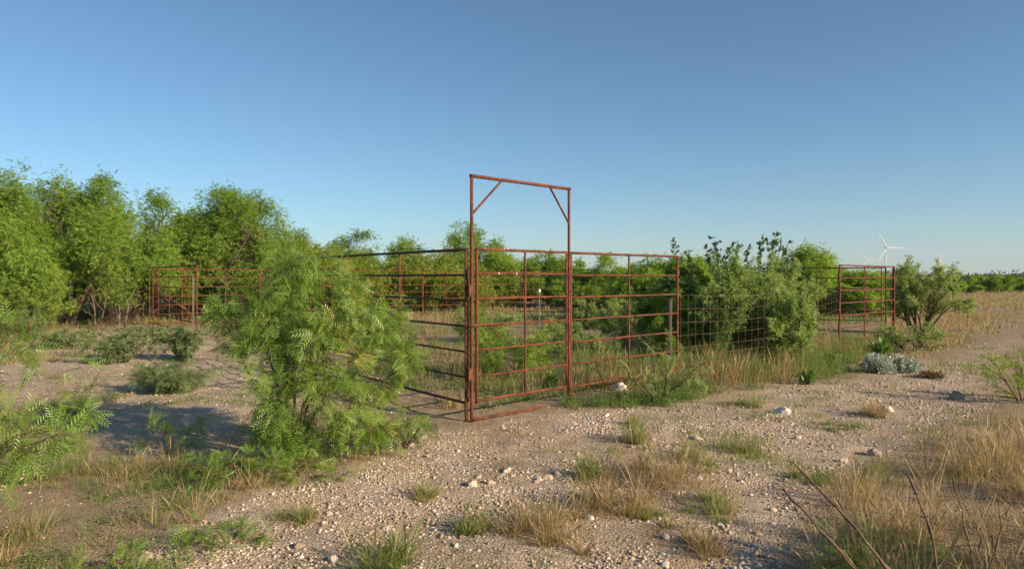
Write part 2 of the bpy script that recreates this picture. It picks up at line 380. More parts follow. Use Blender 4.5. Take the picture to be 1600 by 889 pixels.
# ------------------------------------------------------------------ grass
def blades(rng, bx, by, n, hgt, spread, lean, width, K=4, curl=.6, rlo=0, rhi=1):
    """bx,by,hgt,width: per tuft arrays; n blades per tuft (array)."""
    n = np.broadcast_to(n, bx.shape)
    idx = np.repeat(np.arange(len(bx)), n); m = len(idx)
    az = rng.uniform(0, 2 * PI, m); rr = np.sqrt(rng.random(m)) * np.broadcast_to(spread, bx.shape)[idx]
    ox = bx[idx] + rr * np.cos(az); oy = by[idx] + rr * np.sin(az)
    h = hgt[idx] * rng.uniform(.35, 1.1, m)
    w = np.broadcast_to(width, bx.shape)[idx] * rng.uniform(.6, 1.3, m)
    az2 = az + rng.normal(0, .7, m)
    l0 = np.abs(rng.normal(0, lean * .5, m)) ; l1 = l0 + np.abs(rng.normal(0, curl, m))
    t = np.linspace(0, 1, K)
    ang = l0[:, None] + (l1 - l0)[:, None] * t[None]
    seg = (h / (K - 1))[:, None]
    hx = np.concatenate([np.zeros((m, 1)), np.cumsum(np.sin(ang[:, 1:]) * seg, 1)], 1)
    hz = np.concatenate([np.zeros((m, 1)), np.cumsum(np.cos(ang[:, 1:]) * seg, 1)], 1)
    cx = ox[:, None] + hx * np.cos(az2)[:, None]; cy = oy[:, None] + hx * np.sin(az2)[:, None]
    cz = gh(ox, oy)[:, None] - .004 + hz
    fa = rng.uniform(0, PI, m)
    taper = (1 - t ** 1.6) * .5 + .03
    taper = np.tile(taper, (m, 1))
    if K >= 5:                                        # a third of the stems carry a seed head
        hd = (rng.random(m) < .3) & (h > .12); taper[hd, K - 2] = 1.15; taper[hd, 1:K - 2] = .22
    wx = (w * np.cos(fa))[:, None] * taper; wy = (w * np.sin(fa))[:, None] * taper
    L = np.stack([cx - wx, cy - wy, cz], -1); Rr = np.stack([cx + wx, cy + wy, cz], -1)
    Vv = np.stack([L, Rr], 2).reshape(m, 2 * K, 3)
    q = np.array([[2 * k, 2 * k + 1, 2 * k + 3, 2 * k + 2] for k in range(K - 1)])
    Ff = (q[None] + (np.arange(m) * 2 * K)[:, None, None]).reshape(-1, 4)
    r = np.clip(rng.normal((rlo + rhi) / 2, (rhi - rlo) / 3.2, m), 0, 1)
    return Vv.reshape(-1, 3), Ff, np.repeat(r, 2 * K)

def scatter(rng, n, D0, D1, a, keep):
    a = .999 if a == 1 else a
    u = rng.random(n); D = (D0 ** (1 - a) + u * (D1 ** (1 - a) - D0 ** (1 - a))) ** (1 / (1 - a))
    x = rng.uniform(-1, 1, n) * (D * .86 + .8)
    px, py = pxy(x, D)
    k = rng.random(n) < keep(x, D, px, py)
    return x[k], D[k]

RIGHTGRASS = [(1250, 1010), (1290, 860), (1310, 770), (1390, 715), (1500, 690), (1560, 650), (1760, 600), (1900, 1010)]
FENCEGRASS = [(895, 612), (1060, 604), (1150, 606), (1300, 592), (1350, 560), (1400, 545), (1400, 512), (1300, 505), (1180, 512), (1060, 520), (900, 560)]
INSIDE = [(745, 640), (895, 622), (1060, 585), (1320, 535), (1320, 490), (1100, 478), (700, 480), (560, 500), (600, 590), (700, 640)]
FIELD = [(1395, 560), (1440, 560), (1520, 530), (1640, 492), (1900, 470), (1900, 440), (1380, 440)]
BL = [(-150, 1000), (-150, 720), (100, 690), (230, 720), (330, 715), (420, 720), (440, 760), (330, 800), (250, 1000)]
LEFTMID = [(-200, 600), (-200, 478), (330, 478), (420, 505), (330, 530), (150, 545), (60, 575)]

def big(name, parts, mat, label, cat):
    Vv, Ff, r = merge(parts)
    tag(obj(name, mesh_from(name, Vv, [Ff], mat, r)), label, cat, kind='stuff')

rng = np.random.default_rng(7)
P = []
# dry grass: right foreground
x, y = scatter(rng, 1500, 1.9, 6.8, .6, lambda x, y, px, py: inpoly(px, py, RIGHTGRASS) * np.clip(2.4 * (vnoise(x * 1.9, y * 1.9, 41) * .7 + vnoise(x * 5, y * 5, 40) * .3 - .3), 0, .9))
P.append(blades(rng, x, y, rng.integers(15, 110, len(x)), rng.uniform(.12, .40, len(x)), rng.uniform(.05, .16, len(x)), .6, .0036, 5, .6, .1, 1))
# dry grass: along the wire fence and in the pen
x, y = scatter(rng, 5000, 8, 16, .9, lambda x, y, px, py: inpoly(px, py, FENCEGRASS) * np.clip(1.8 * (vnoise(x * 1.2, y * 1.2, 42) - .28), 0, 1))
P.append(blades(rng, x, y, 26, rng.uniform(.18, .55, len(x)), .09, .4, .005, 5, .45, .1, .8))
x, y = scatter(rng, 6500, 7.6, 30, 1.1, lambda x, y, px, py: inpoly(px, py, INSIDE) * np.clip(1.9 * (vnoise(x * .9, y * .9, 43) - .4), 0, 1))
P.append(blades(rng, x, y, 20, rng.uniform(.12, .38, len(x)), .1, .45, .008, 4, .5, .1, .8))
x, y = scatter(rng, 18000, 10, 90, 1.1, lambda x, y, px, py: inpoly(px, py, FIELD) * np.clip(2.0 * (vnoise(x * .5, y * .5, 44) - .2), 0, 1))
P.append(blades(rng, x, y, 16, rng.uniform(.1, .34, len(x)), .12 + y * .003, .55, .004 + .0006 * y, 3, .5, .15, .9))
# bottom left + left middle + generic
x, y = scatter(rng, 2600, 2.2, 6.4, .7, lambda x, y, px, py: inpoly(px, py, BL) * np.clip(2.6 * (vnoise(x * 2.1, y * 2.1, 45) - .42), 0, 1))
P.append(blades(rng, x, y, rng.integers(12, 60, len(x)), rng.uniform(.05, .28, len(x)), .08, .9, .0032, 5, .8, .1, .9))
x, y = scatter(rng, 11000, 9.5, 45, 1.1, lambda x, y, px, py: inpoly(px, py, LEFTMID) * np.clip(2.0 * (vnoise(x * .8, y * .8, 46) - .35), 0, 1))
P.append(blades(rng, x, y, 18, rng.uniform(.06, .28, len(x)), .12, .6, .008, 3, .6, .1, .9))
x, y = scatter(rng, 12000, 22, 160, 1.3, lambda x, y, px, py: np.where(px < 1390, 1, 0) * np.clip(1.6 * (vnoise(x * .25, y * .25, 47) - .15), 0, 1))
P.append(blades(rng, x, y, 10, rng.uniform(.12, .4, len(x)), .2, .6, .012 + .0004 * y, 3, .5, .1, .9))
# loose dry tufts and flat straw litter over the track and the sand
x, y = scatter(rng, 10000, 2.6, 14, .8, lambda x, y, px, py: np.clip(2.6 * (vnoise(x * .8 + 3, y * .8, 48) * .6 + vnoise(x * 3.5, y * 3.5, 49) * .4 - .55), 0, .8))
P.append(blades(rng, x, y, 20, rng.uniform(.03, .14, len(x)), .07, 1.1, .0026, 4, .8, 0, .8))
x, y = scatter(rng, 9000, 2.4, 11, .8, lambda x, y, px, py: np.where(road_w(x, y), .35, .8) * np.clip(2 * vnoise(x * 2, y * 2, 50) - .5, 0, 1))
P.append(blades(rng, x, y, 4, rng.uniform(.04, .16, len(x)), .06, 3.0, .0026, 3, .3, .1, .9))
big('dry_grass', P, M['drygrass'], 'straw coloured dry grass growing over the open ground', 'grass')

P = []
x, y = scatter(rng, 420, 1.9, 6.5, .6, lambda x, y, px, py: inpoly(px, py, RIGHTGRASS) * np.clip(2.5 * (vnoise(x * 1.4, y * 1.4, 51) - .5), 0, 1))
P.append(blades(rng, x, y, 40, rng.uniform(.1, .26, len(x)), .08, .5, .003, 4, .6, .0, .6))
x, y = scatter(rng, 10000, 8, 16, .9, lambda x, y, px, py: inpoly(px, py, FENCEGRASS) * np.clip(2.0 * (vnoise(x * 1.4, y * 1.4, 52) - .32), 0, 1))
P.append(blades(rng, x, y, 26, rng.uniform(.15, .58, len(x)), .1, .45, .006, 4, .5, 0, .8))
x, y = scatter(rng, 10000, 7.6, 30, 1.1, lambda x, y, px, py: inpoly(px, py, INSIDE) * np.clip(2.2 * (vnoise(x * 1.1, y * 1.1, 53) - .4), 0, 1))
P.append(blades(rng, x, y, 20, rng.uniform(.08, .28, len(x)), .11, .6, .007, 4, .6, 0, .8))
x, y = scatter(rng, 1500, 10, 70, 1.1, lambda x, y, px, py: inpoly(px, py, FIELD) * np.clip(2.4 * (vnoise(x * .6, y * .6, 54) - .55), 0, 1))
P.append(blades(rng, x, y, 22, rng.uniform(.1, .26, len(x)), .2, .6, .006 + .0005 * y, 3, .5, 0, .7))
x, y = scatter(rng, 5200, 2.2, 6.4, .7, lambda x, y, px, py: inpoly(px, py, BL) * np.clip(2.4 * (vnoise(x * 1.8, y * 1.8, 55) - .45), 0, 1))
P.append(blades(rng, x, y, 26, rng.uniform(.05, .18, len(x)), .08, .7, .0032, 4, .8, 0, .7))
x, y = scatter(rng, 3000, 9.5, 40, 1.1, lambda x, y, px, py: inpoly(px, py, LEFTMID) * np.clip(2.2 * (vnoise(x * .8, y * .8, 56) - .42), 0, 1))
P.append(blades(rng, x, y, 22, rng.uniform(.06, .2, len(x)), .15, .6, .008, 3, .6, 0, .7))
x, y = scatter(rng, 9000, 22, 160, 1.3, lambda x, y, px, py: np.where(px < 1390, 1, .1) * np.clip(1.6 * (vnoise(x * .25, y * .25, 57) - .35), 0, 1))
P.append(blades(rng, x, y, 12, rng.uniform(.12, .34, len(x)), .3, .6, .014 + .0004 * y, 3, .5, 0, .8))
TRK = [(1060, 622), (1340, 592), (1500, 575), (1640, 590), (1640, 660), (1480, 690), (1320, 770), (1180, 790), (1040, 800), (900, 790), (880, 720), (1000, 650)]
x, y = scatter(rng, 9000, 3.5, 11, .8, lambda x, y, px, py: inpoly(px, py, TRK) * np.clip(4 * (vnoise(x * 1.5, y * 1.9, 71) * .6 + vnoise(x * 4.5, y * 4.5, 72) * .4 - .52), 0, .9))
P.append(blades(rng, x, y, 18, rng.uniform(.03, .13, len(x)), .07, 1.2, .0036, 4, .9, .2, 1))
x, y = scatter(rng, 9000, 9, 60, .8, lambda x, y, px, py: (px > 1380) * np.clip(3 * (vnoise(x * .7, y * .7, 73) * .6 + vnoise(x * 2.5, y * 2.5, 74) * .4 - .5), 0, .9))
P.append(blades(rng, x, y, 18, rng.uniform(.05, .26, len(x)), .14, .8, .004 + .0004 * y, 4, .7, .2, 1))
# sparse green on the track
x, y = scatter(rng, 7500, 2.6, 14, .8, lambda x, y, px, py: road_w(x, y) * np.clip(3 * (vnoise(x * .9, y * .9, 58) * .7 + .3 * vnoise(x * 4, y * 4, 59) - .55), 0, .7))
P.append(blades(rng, x, y, 22, rng.uniform(.02, .10, len(x)), .06, .9, .003, 3, .9, 0, .9))
big('green_grass', P, M['midgrass'], 'half green grass and weeds mixed through the dry grass', 'grass')

# low broad-leaf forbs (one mass)
def oval(rng=None, l=1.0, w=.5, bend=.15):
    v = np.array([[0, 0, 0], [.3 * l, w / 2, bend * .5 * l], [.75 * l, w * .42, bend * .6 * l], [l, 0, 0], [.75 * l, -w * .42, bend * .6 * l], [.3 * l, -w / 2, bend * .5 * l]])
    return v, [[0, 1, 5, 0][:3], ]  # faces built below
OVAL_V = np.array([[0, 0, 0], [.32, .26, .06], [.78, .2, .05], [1, 0, -.04], [.78, -.2, .05], [.32, -.26, .06]])
OVAL_F = np.array([[0, 1, 2, 3], [0, 3, 4, 5]])

def place(tv, tf, pos, dirs, scl, rng, roll=.6, updir=None):
    """instances of a leaf template: x axis along dirs."""
    n = len(pos); d = norm(dirs)
    up = np.tile(np.array([0, 0, 1.0]), (n, 1)) + rng.normal(0, roll, (n, 3))
    s = norm(np.cross(up, d)); u = np.cross(d, s)
    R = np.stack([d, s, u], 1)
    Vv = np.einsum('ij,njk->nik', tv, R) * np.asarray(scl).reshape(-1, 1, 1) + pos[:, None]
    Ff = (tf[None] + (np.arange(n) * len(tv))[:, None, None]).reshape(-1, tf.shape[1])
    return Vv.reshape(-1, 3), Ff

def forbs(rng, x, y, nl, size, rad, hgt):
    idx = np.repeat(np.arange(len(x)), nl); m = len(idx)
    az = rng.uniform(0, 2 * PI, m); r = np.sqrt(rng.random(m)) * rad[idx]
    X_ = x[idx] + r * np.cos(az); Y_ = y[idx] + r * np.sin(az)
    z = gh(X_, Y_) + rng.random(m) * hgt[idx] * (1 - .5 * r / rad[idx])
    d = np.stack([np.cos(az), np.sin(az), rng.uniform(-.3, .8, m)], -1)
    v, f = place(OVAL_V, OVAL_F, np.stack([X_, Y_, z], -1), d, size[idx] * rng.uniform(.6, 1.3, m), rng)
    return v, f, np.repeat(np.clip(rng.normal(.45, .25, m), 0, 1), len(OVAL_V))
P = []
x, y = scatter(rng, 900, 6.2, 22, 1.0, lambda x, y, px, py: (inpoly(px, py, INSIDE) | inpoly(px, py, FENCEGRASS)) * np.clip(3 * (vnoise(x * 1.3, y * 1.3, 61) - .45), 0, 1))
P.append(forbs(rng, x, y, 60, np.full(len(x), .028), rng.uniform(.1, .25, len(x)), rng.uniform(.06, .2, len(x))))
x, y = scatter(rng, 800, 2.4, 6.4, .8, lambda x, y, px, py: inpoly(px, py, BL) * np.clip(3 * (vnoise(x * 1.6, y * 1.6, 62) - .5), 0, 1))
P.append(forbs(rng, x, y, 70, np.full(len(x), .016), rng.uniform(.06, .14, len(x)), rng.uniform(.04, .12, len(x))))
x, y = scatter(rng, 260, 9.5, 24, 1, lambda x, y, px, py: inpoly(px, py, LEFTMID) * .8)
P.append(forbs(rng, x, y, 70, np.full(len(x), .035), rng.uniform(.12, .35, len(x)), rng.uniform(.06, .22, len(x))))
FOOT = [(880, 640), (1060, 636), (1150, 612), (1340, 594), (1340, 560), (1150, 575), (1040, 590), (890, 600)]
x, y = scatter(rng, 8000, 6.5, 13, 1, lambda x, y, px, py: inpoly(px, py, FOOT) * np.clip(2.5 * (vnoise(x * 1.7, y * 1.7, 63) - .25), 0, 1))
P.append(forbs(rng, x, y, 26, np.full(len(x), .024), rng.uniform(.06, .16, len(x)), rng.uniform(.06, .28, len(x))))
P.append(blades(rng, x, y, 18, rng.uniform(.08, .26, len(x)), .08, .7, .005, 4, .6, .1, .9))
x, y = scatter(rng, 2600, 9, 26, 1, lambda x, y, px, py: inpoly(px, py, INSIDE) * np.clip(2.5 * (vnoise(x * 1.1, y * 1.1, 64) - .35), 0, 1))
P.append(forbs(rng, x, y, 36, np.full(len(x), .034), rng.uniform(.12, .3, len(x)), rng.uniform(.08, .3, len(x))))
P.append(blades(rng, x, y, 14, rng.uniform(.1, .3, len(x)), .12, .7, .008, 4, .6, .1, .9))
x, y = scatter(rng, 1800, 2.3, 6.4, .8, lambda x, y, px, py: inpoly(px, py, BL) * np.clip(3 * (vnoise(x * 1.4, y * 1.4, 65) - .42), 0, 1))
P.append(blades(rng, x, y, 22, rng.uniform(.05, .2, len(x)), .07, .9, .0034, 4, .9, .1, .9))
x, y = scatter(rng, 5000, 6.8, 24, 1, lambda x, y, px, py: np.where(px < 420, 1, 0) * (py > 500) * np.clip(2.8 * (vnoise(x * 1.0, y * 1.0, 66) * .65 + vnoise(x * 3, y * 3, 67) * .35 - .5), 0, 1))
P.append(forbs(rng, x, y, 22, np.full(len(x), .022), rng.uniform(.05, .18, len(x)), rng.uniform(.03, .14, len(x))))
P.append(blades(rng, x, y, 22, rng.uniform(.05, .2, len(x)), .09, .9, .005, 4, .8, .1, .95))
big('low_weeds', P, M['greengrass'], 'low leafy green weeds covering the soil between the grass', 'weeds')

# individual tufts standing on the gravel:  px, py, half width px, height px, colour range, label
TUFTS = [
    (992, 664, 16, 14, 'g', 'small green tuft highest up the gravel, right of the gate'),
    (1002, 692, 18, 28, 'm', 'upright half dry tuft just below the small green tuft'),
    (1020, 750, 52, 48, 'd', 'widest straw coloured tuft sprawling in the middle of the track'),
    (920, 744, 16, 30, 'g', 'narrow green tuft left of the sprawling straw tuft'),
    (1086, 722, 30, 26, 'm', 'low grey green tuft right above the sprawling straw tuft'),
    (1158, 706, 28, 26, 'm', 'bristly green tuft with arching dry stalks beside a grey rock'),
    (955, 796, 46, 44, 'd', 'straw tuft with long stalks lying to the left, below the sprawling one'),
    (832, 834, 50, 46, 'd', 'golden dry tuft at the lower middle of the track'),
    (1112, 790, 42, 30, 'm', 'loose flat tuft right of the straw tufts in the lower track'),
    (1018, 806, 24, 18, 'm', 'tiny brown green tuft between the straw tufts in the lower track'),
    (1095, 852, 30, 26, 'd', 'flattened dry tuft with curled blades near the bottom edge'),
    (664, 772, 20, 18, 'm', 'small brownish tuft left of the tan rocks'),
    (738, 826, 20, 26, 'm', 'thin grassy tuft in the stones left of the golden tuft'),
    (612, 884, 26, 56, 'g', 'tall dark green tuft at the bottom edge left of the middle'),
    (1365, 650, 22, 22, 'd', 'straw tuft next to the pale angular rock on the right of the track'),
    (1312, 668, 26, 12, 'g', 'flat green cushion of grass on the right half of the track'),
    (1168, 634, 22, 20, 'm', 'grassy tuft on the track near the far edge by the fence'),
    (1270, 752, 30, 22, 'g', 'low green strip of grass by the shaded hollow on the right'),
    (466, 806, 26, 24, 'm', 'dark brown green tuft on smooth soil at the lower left'),
    (1395, 846, 36, 34, 'd', 'dry tuft in the shade in front of the tall golden grass'),
]
for i, (px, py, hw, hh, ty, lab) in enumerate(TUFTS):
    r_ = np.random.default_rng(300 + i); x, y = at(px, py); w = 1.15 * hw / FP * y; h = 1.15 * hh / FP * y
    nsub = 9 + int(hw / 5)
    sx = x + r_.normal(0, w * .5, nsub); sy = y + r_.normal(0, w * .6, nsub)
    mt, lo, hi = {'g': ('midgrass', 0, .6), 'm': ('midgrass', .1, .9), 'd': ('drygrass', .1, .9)}[ty]
    v, f, rr = blades(r_, sx, sy, r_.integers(24, 80, nsub), r_.uniform(.4, 1.4, nsub) * h, w * .16, 1.2, .0034, 5, .8, lo, hi)
    b0 = np.array([x, y, gz(x, y)])
    t = thing('grass_tuft', lab, 'grass tuft', tuple(b0), group='grass tufts on the gravel')
    obj('blades', mesh_from('tuft_blades', v - b0, [f], M[mt], rr), t)
    v, f, rr = blades(r_, sx[:8], sy[:8], {'g': 18, 'm': 40, 'd': 50}[ty], r_.uniform(.8, 1.7, 8) * h, w * .35, 1.5, .0028, 5, 1.0, .3, 1)
    obj('stalks', mesh_from('tuft_stalks', v - b0, [f], M['drygrass'], rr), t)

# ------------------------------------------------------------------ wood and leaves
def tubes(P_, R_, S=5):
    """P_ (N,K,3), R_ (N,K)"""
    N, K, _ = P_.shape
    T = np.empty_like(P_); T[:, 1:-1] = P_[:, 2:] - P_[:, :-2]; T[:, 0] = P_[:, 1] - P_[:, 0]; T[:, -1] = P_[:, -1] - P_[:, -2]
    T = norm(T)
    ref = np.where(np.abs(T[:, :1, 2:3]) > .8, np.array([1., 0, 0]), np.array([0, 0, 1.])); ref = np.broadcast_to(ref, T.shape)
    A = norm(np.cross(T, ref)); B = np.cross(T, A)
    th = np.linspace(0, 2 * PI, S, endpoint=False)
    ring = A[:, :, None] * np.cos(th)[None, None, :, None] + B[:, :, None] * np.sin(th)[None, None, :, None]
    Vv = P_[:, :, None] + ring * R_[:, :, None, None]
    q = []
    for k in range(K - 1):
        for s in range(S):
            s2 = (s + 1) % S; q.append([k * S + s, k * S + s2, (k + 1) * S + s2, (k + 1) * S + s])
    q = np.array(q)
    Ff = (q[None] + (np.arange(N) * K * S)[:, None, None]).reshape(-1, 4)
    return Vv.reshape(-1, 3), Ff

def grow(rng, S, D, L, K, wob, trop):
    P_ = np.empty((len(S), K, 3)); P_[:, 0] = S; d = norm(D); st = (L / (K - 1))[:, None]
    for k in range(1, K):
        d = norm(d + rng.normal(0, wob, d.shape) + np.array(trop)); P_[:, k] = P_[:, k - 1] + d * st
    return P_

def sub(rng, P_, R_, L_, n, t0, t1, ang, Lr, rr, upb=0.0, taper=.45):
    N, K, _ = P_.shape
    idx = np.repeat(np.arange(N), n); m = len(idx)
    t = (t0 + (t1 - t0) * ((np.tile(np.arange(n), N) + rng.random(m)) / n)) * (K - 1)
    k = np.minimum(t.astype(int), K - 2); f = (t - k)[:, None]
    S = P_[idx, k] * (1 - f) + P_[idx, k + 1] * f
    tan = norm(P_[idx, k + 1] - P_[idx, k])
    pr = norm(np.cross(tan, rng.normal(size=(m, 3))))
    a = rng.uniform(.6, 1.3, m) * ang
    d = tan * np.cos(a)[:, None] + pr * np.sin(a)[:, None] + np.array([0, 0, upb])
    L = L_[idx] * Lr * rng.uniform(.7, 1.25, m) * (1.1 - taper * (t / (K - 1)))
    r = (R_[idx, k] * rr)
    return S, d, L, r

def radii(r0, K, tip=.45):
    return r0[:, None] * np.linspace(1, tip, K)[None]

def skeleton(rng, nst, lean, H, levels, lean_az=None, base_r=.06, base_spread=.08):
    """returns list of (P,R) levels; unit-less height H for stems"""
    az = np.linspace(0, 2 * PI, nst, endpoint=False) + rng.normal(0, .4, nst)
    if lean_az is not None: az = lean_az + rng.normal(0, 1.0, nst)
    ln = lean * rng.uniform(.4, 1.3, nst)
    D = np.stack([np.cos(az) * np.sin(ln), np.sin(az) * np.sin(ln), np.cos(ln)], -1)
    S = np.stack([np.cos(az) * base_spread, np.sin(az) * base_spread, np.full(nst, -.08)], -1)
    L = H * rng.uniform(.75, 1.15, nst)
    K = 9; P_ = grow(rng, S, D, L, K, .13, (0, 0, .03)); R_ = radii(base_r * rng.uniform(.7, 1.15, nst), K, .4)
    out = [(P_, R_, L)]
    for (n, t0, ang, Lr, rr, K, wob, trop, upb) in levels:
        P0, R0, L0 = out[-1]
        S, D, L, r = sub(rng, P0, R0, L0, n, t0, 1.0, ang, Lr, rr, upb)
        P_ = grow(rng, S, D, L, K, wob, trop); out.append((P_, radii(r, K, .4), L))
    return out

def fit(sk, W, Dp, H, dome=0.0, seed=0):
    pts = np.concatenate([p.reshape(-1, 3) for p, _, _ in sk[-2:]])
    lo = np.percentile(pts, 1.5, 0); hi = np.percentile(pts, 98.5, 0)
    s = np.array([W / (hi[0] - lo[0]), Dp / (hi[1] - lo[1]), H / hi[2]])
    c = (lo + hi) / 2 * s
    out = []
    for p, r, l in sk:
        q = p * s
        if dome:
            rr = np.hypot((q[..., 0] - c[0]) / (W / 2), (q[..., 1] - c[1]) / (Dp / 2))
            cap = H * (1.0 - dome * np.minimum(rr, 1.4) ** 2 + .16 * (vnoise(q[..., 0] * .8 + 50, q[..., 1] * .8 + 50, seed) - .5))
            over = np.maximum(q[..., 2] - cap, 0); q[..., 2] -= over * .82
        out.append((q, r, l * s.mean()))
    return out, c

def bip(npair, ll, lw, plen, curve=.25):
    """bipinnate mesquite leaf: two pinnae with paired narrow leaflets (quads), plus rachis strips"""
    V_, F_ = [], []
    def add(q):
        o = len(V_); V_.extend(q); F_.append([o, o + 1, o + 2, o + 3])
    for sg in (-1, 1):
        a = sg * .42; ca, sa = math.cos(a), math.sin(a)
        def P(u, v, w): return [.25 * plen + u * ca - v * sa, u * sa + v * ca, w]
        for k in range(npair):
            u = plen * (k + .6) / npair; z = -curve * u * u / plen
            l = ll * (1 - .35 * abs(k / npair - .45) * 2)
            for s2 in (-1, 1):
                b = 1.05 - .35 * k / npair
                dx, dy = math.cos(b), math.sin(b) * s2
                nx_, ny_ = -dy, dx
                zt = z - l * .42
                add([P(u, 0, z), P(u + dx * l * .45 + nx_ * lw / 2, dy * l * .45 + ny_ * lw / 2, z + .05 * l), P(u + dx * l, dy * l, zt), P(u + dx * l * .45 - nx_ * lw / 2, dy * l * .45 - ny_ * lw / 2, z + .02 * l)])
        w = .0011
        add([P(0, -w, 0), P(plen * .5, -w, -curve * plen * .25), P(plen * .5, w, -curve * plen * .25), P(0, w, 0)])
        add([P(plen * .5, -w, -curve * plen * .25), P(plen, -w * .5, -curve * plen), P(plen, w * .5, -curve * plen), P(plen * .5, w, -curve * plen * .25)])
    return np.array(V_), np.array(F_)
BIP_NEAR = bip(6, .056, .0098, .135, .35)
BIP_MID = bip(6, .055, .009, .12)
def fan(n, l, w, seed, droop=.35):
    r = np.random.default_rng(seed); V_, F_ = [], []
    for i in range(n):
        a = (i / (n - 1) - .5) * 2.4 + r.normal(0, .15); e = r.normal(0, .3)
        d = np.array([math.cos(a) * math.cos(e), math.sin(a) * math.cos(e), math.sin(e)]); s = norm(np.cross(d, r.normal(size=3))) * w / 2
        ll = l * r.uniform(.6, 1.1); o0 = np.array([r.uniform(0, .4) * l, 0, 0])
        m_ = o0 + d * ll * .5; t_ = o0 + d * ll + np.array([0, 0, -droop * ll])
        o = len(V_); V_ += [o0, m_ + s, t_, m_ - s]; F_.append([o, o + 1, o + 2, o + 3])
    return np.array(V_), np.array(F_)
FAN = fan(8, .14, .015, 1)
FAN_S = fan(7, .10, .018, 2)
FAN_BIG = fan(6, .26, .06, 3)

def leaves_on(rng, sk, lv, n, tmpl, size, t0=.1, droop=-.15, out=.8, roll=.5, vary=.3, clump=0.0, jit=0.0, zmin=0.0):
    pos, dr = [], []
    for l in lv:
        P_, R_, L_ = sk[l]; N, K, _ = P_.shape
        nn = n if np.isscalar(n) else n[lv.index(l)]
        idx = np.repeat(np.arange(N), nn)
        if clump > 0:
            keepb = rng.random(N) > clump; idx = idx[keepb[idx]]
        m = len(idx); t = rng.uniform(t0, 1, m) * (K - 1); k = np.minimum(t.astype(int), K - 2); f = (t - k)[:, None]
        pos.append(P_[idx, k] * (1 - f) + P_[idx, k + 1] * f)
        tan = norm(P_[idx, k + 1] - P_[idx, k])
        dr.append(norm(tan * .5 + rng.normal(0, out, (m, 3)) + np.array([0, 0, droop])))
    pos = np.concatenate(pos); dr = np.concatenate(dr); m = len(pos)
    if jit: pos = pos + rng.normal(0, jit, pos.shape); pos[:, 2] = np.maximum(pos[:, 2], .05)
    if zmin:
        kk = pos[:, 2] > zmin * (.4 + 1.3 * vnoise(pos[:, 0] * .9 + 7, pos[:, 1] * .9, 19)); pos = pos[kk]; dr = dr[kk]; m = len(pos)
    s = size * rng.uniform(1 - vary, 1 + vary, m)
    v, f = place(tmpl[0], tmpl[1], pos, dr, s, rng, roll)
    # patches of lighter / darker growth
    nz = vnoise(pos[:, 0] * 1.6 + 5, pos[:, 1] * 1.6 + pos[:, 2] * 1.3, 7)
    r = np.clip(.5 + (nz - .5) * .7 + rng.normal(0, .18, m), 0, 1)
    return v, f, np.repeat(r, len(tmpl[0]))

def wood(sk, sides=(8, 6, 4, 3, 3), maxlev=9, minr=0.0):
    Vs, Fs, o = [], [], 0
    for i, (P_, R_, L_) in enumerate(sk[:maxlev]):
        v, f = tubes(P_, np.maximum(R_, minr), sides[min(i, len(sides) - 1)]); Vs.append(v); Fs.append(f + o); o += len(v)
    return np.concatenate(Vs), np.concatenate(Fs)

def plant(name, label, cat, x, y, seed, W, H, nst, lean, levels, leaf, nleaf, size, lmat, wmat, Dp=None, group=None, lv=(-1,), base_r=.05,
          parts=('trunk', 'crown'), Hs=1.0, lean_az=None, sink=0, t0=.1, droop=-.15, out=.8, clump=0, minr=0.0, base_spread=.08, center=True, z=None, vary=.3, roll=.5, jit=0.0, dome=0.0, zmin=0.0):
    rng = np.random.default_rng(seed)
    sk = skeleton(rng, nst, lean, Hs, levels, lean_az, base_r, base_spread)
    sk, c = fit(sk, W, Dp or W, H, dome, seed)
    if center: x -= c[0]
    t = thing(name, label, cat, (x, y, (gz(x, y) if z is None else z) - sink), group=group)
    v, f = wood(sk, minr=minr)
    obj(parts[0], mesh_from(parts[0], v, [f], M[wmat], smooth=True), t)
    n = len(sk); lvs = [l % n for l in lv]
    v, f, r = leaves_on(rng, sk, lvs, nleaf, leaf, size, t0, droop, out, roll=roll, clump=clump, vary=vary, jit=jit, zmin=zmin)
    obj(parts[1], mesh_from(parts[1], v, [f], M[lmat], r), t)
    return t

# level tuples: n, t0, angle, Lratio, rratio, K, wobble, tropism, up-bias
TREE = [(5, .25, 1.0, .75, .62, 7, .16, (0, 0, .0), .06), (5, .2, .9, .6, .6, 6, .2, (0, 0, .0), .08), (7, .15, 1.0, .55, .5, 5, .24, (0, 0, -.04), .05)]
TREE_D = [(6, .25, 1.0, .75, .62, 7, .16, (0, 0, .0), .04), (6, .2, .9, .62, .6, 6, .2, (0, 0, .0), .08), (7, .15, 1.0, .58, .5, 5, .24, (0, 0, -.05), .05)]
SHRUB = [(6, .15, .6, .6, .55, 7, .14, (0, 0, .0), .1), (7, .12, .7, .5, .55, 6, .18, (0, 0, -.05), .1)]
SEEDL = [(3, .2, .6, .6, .6, 6, .14, (0, 0, 0), .05), (3, .2, .7, .5, .55, 5, .16, (0, 0, 0), .05)]
BUSH = [(7, .1, .8, .6, .6, 6, .2, (0, 0, .02), .1), (7, .1, .9, .5, .5, 5, .25, (0, 0, 0), .1)]

def ppos(px, D): return (px - 800) / FP * D, D
def topz(py, D): return CAMH + (HOR - py) / FP * D

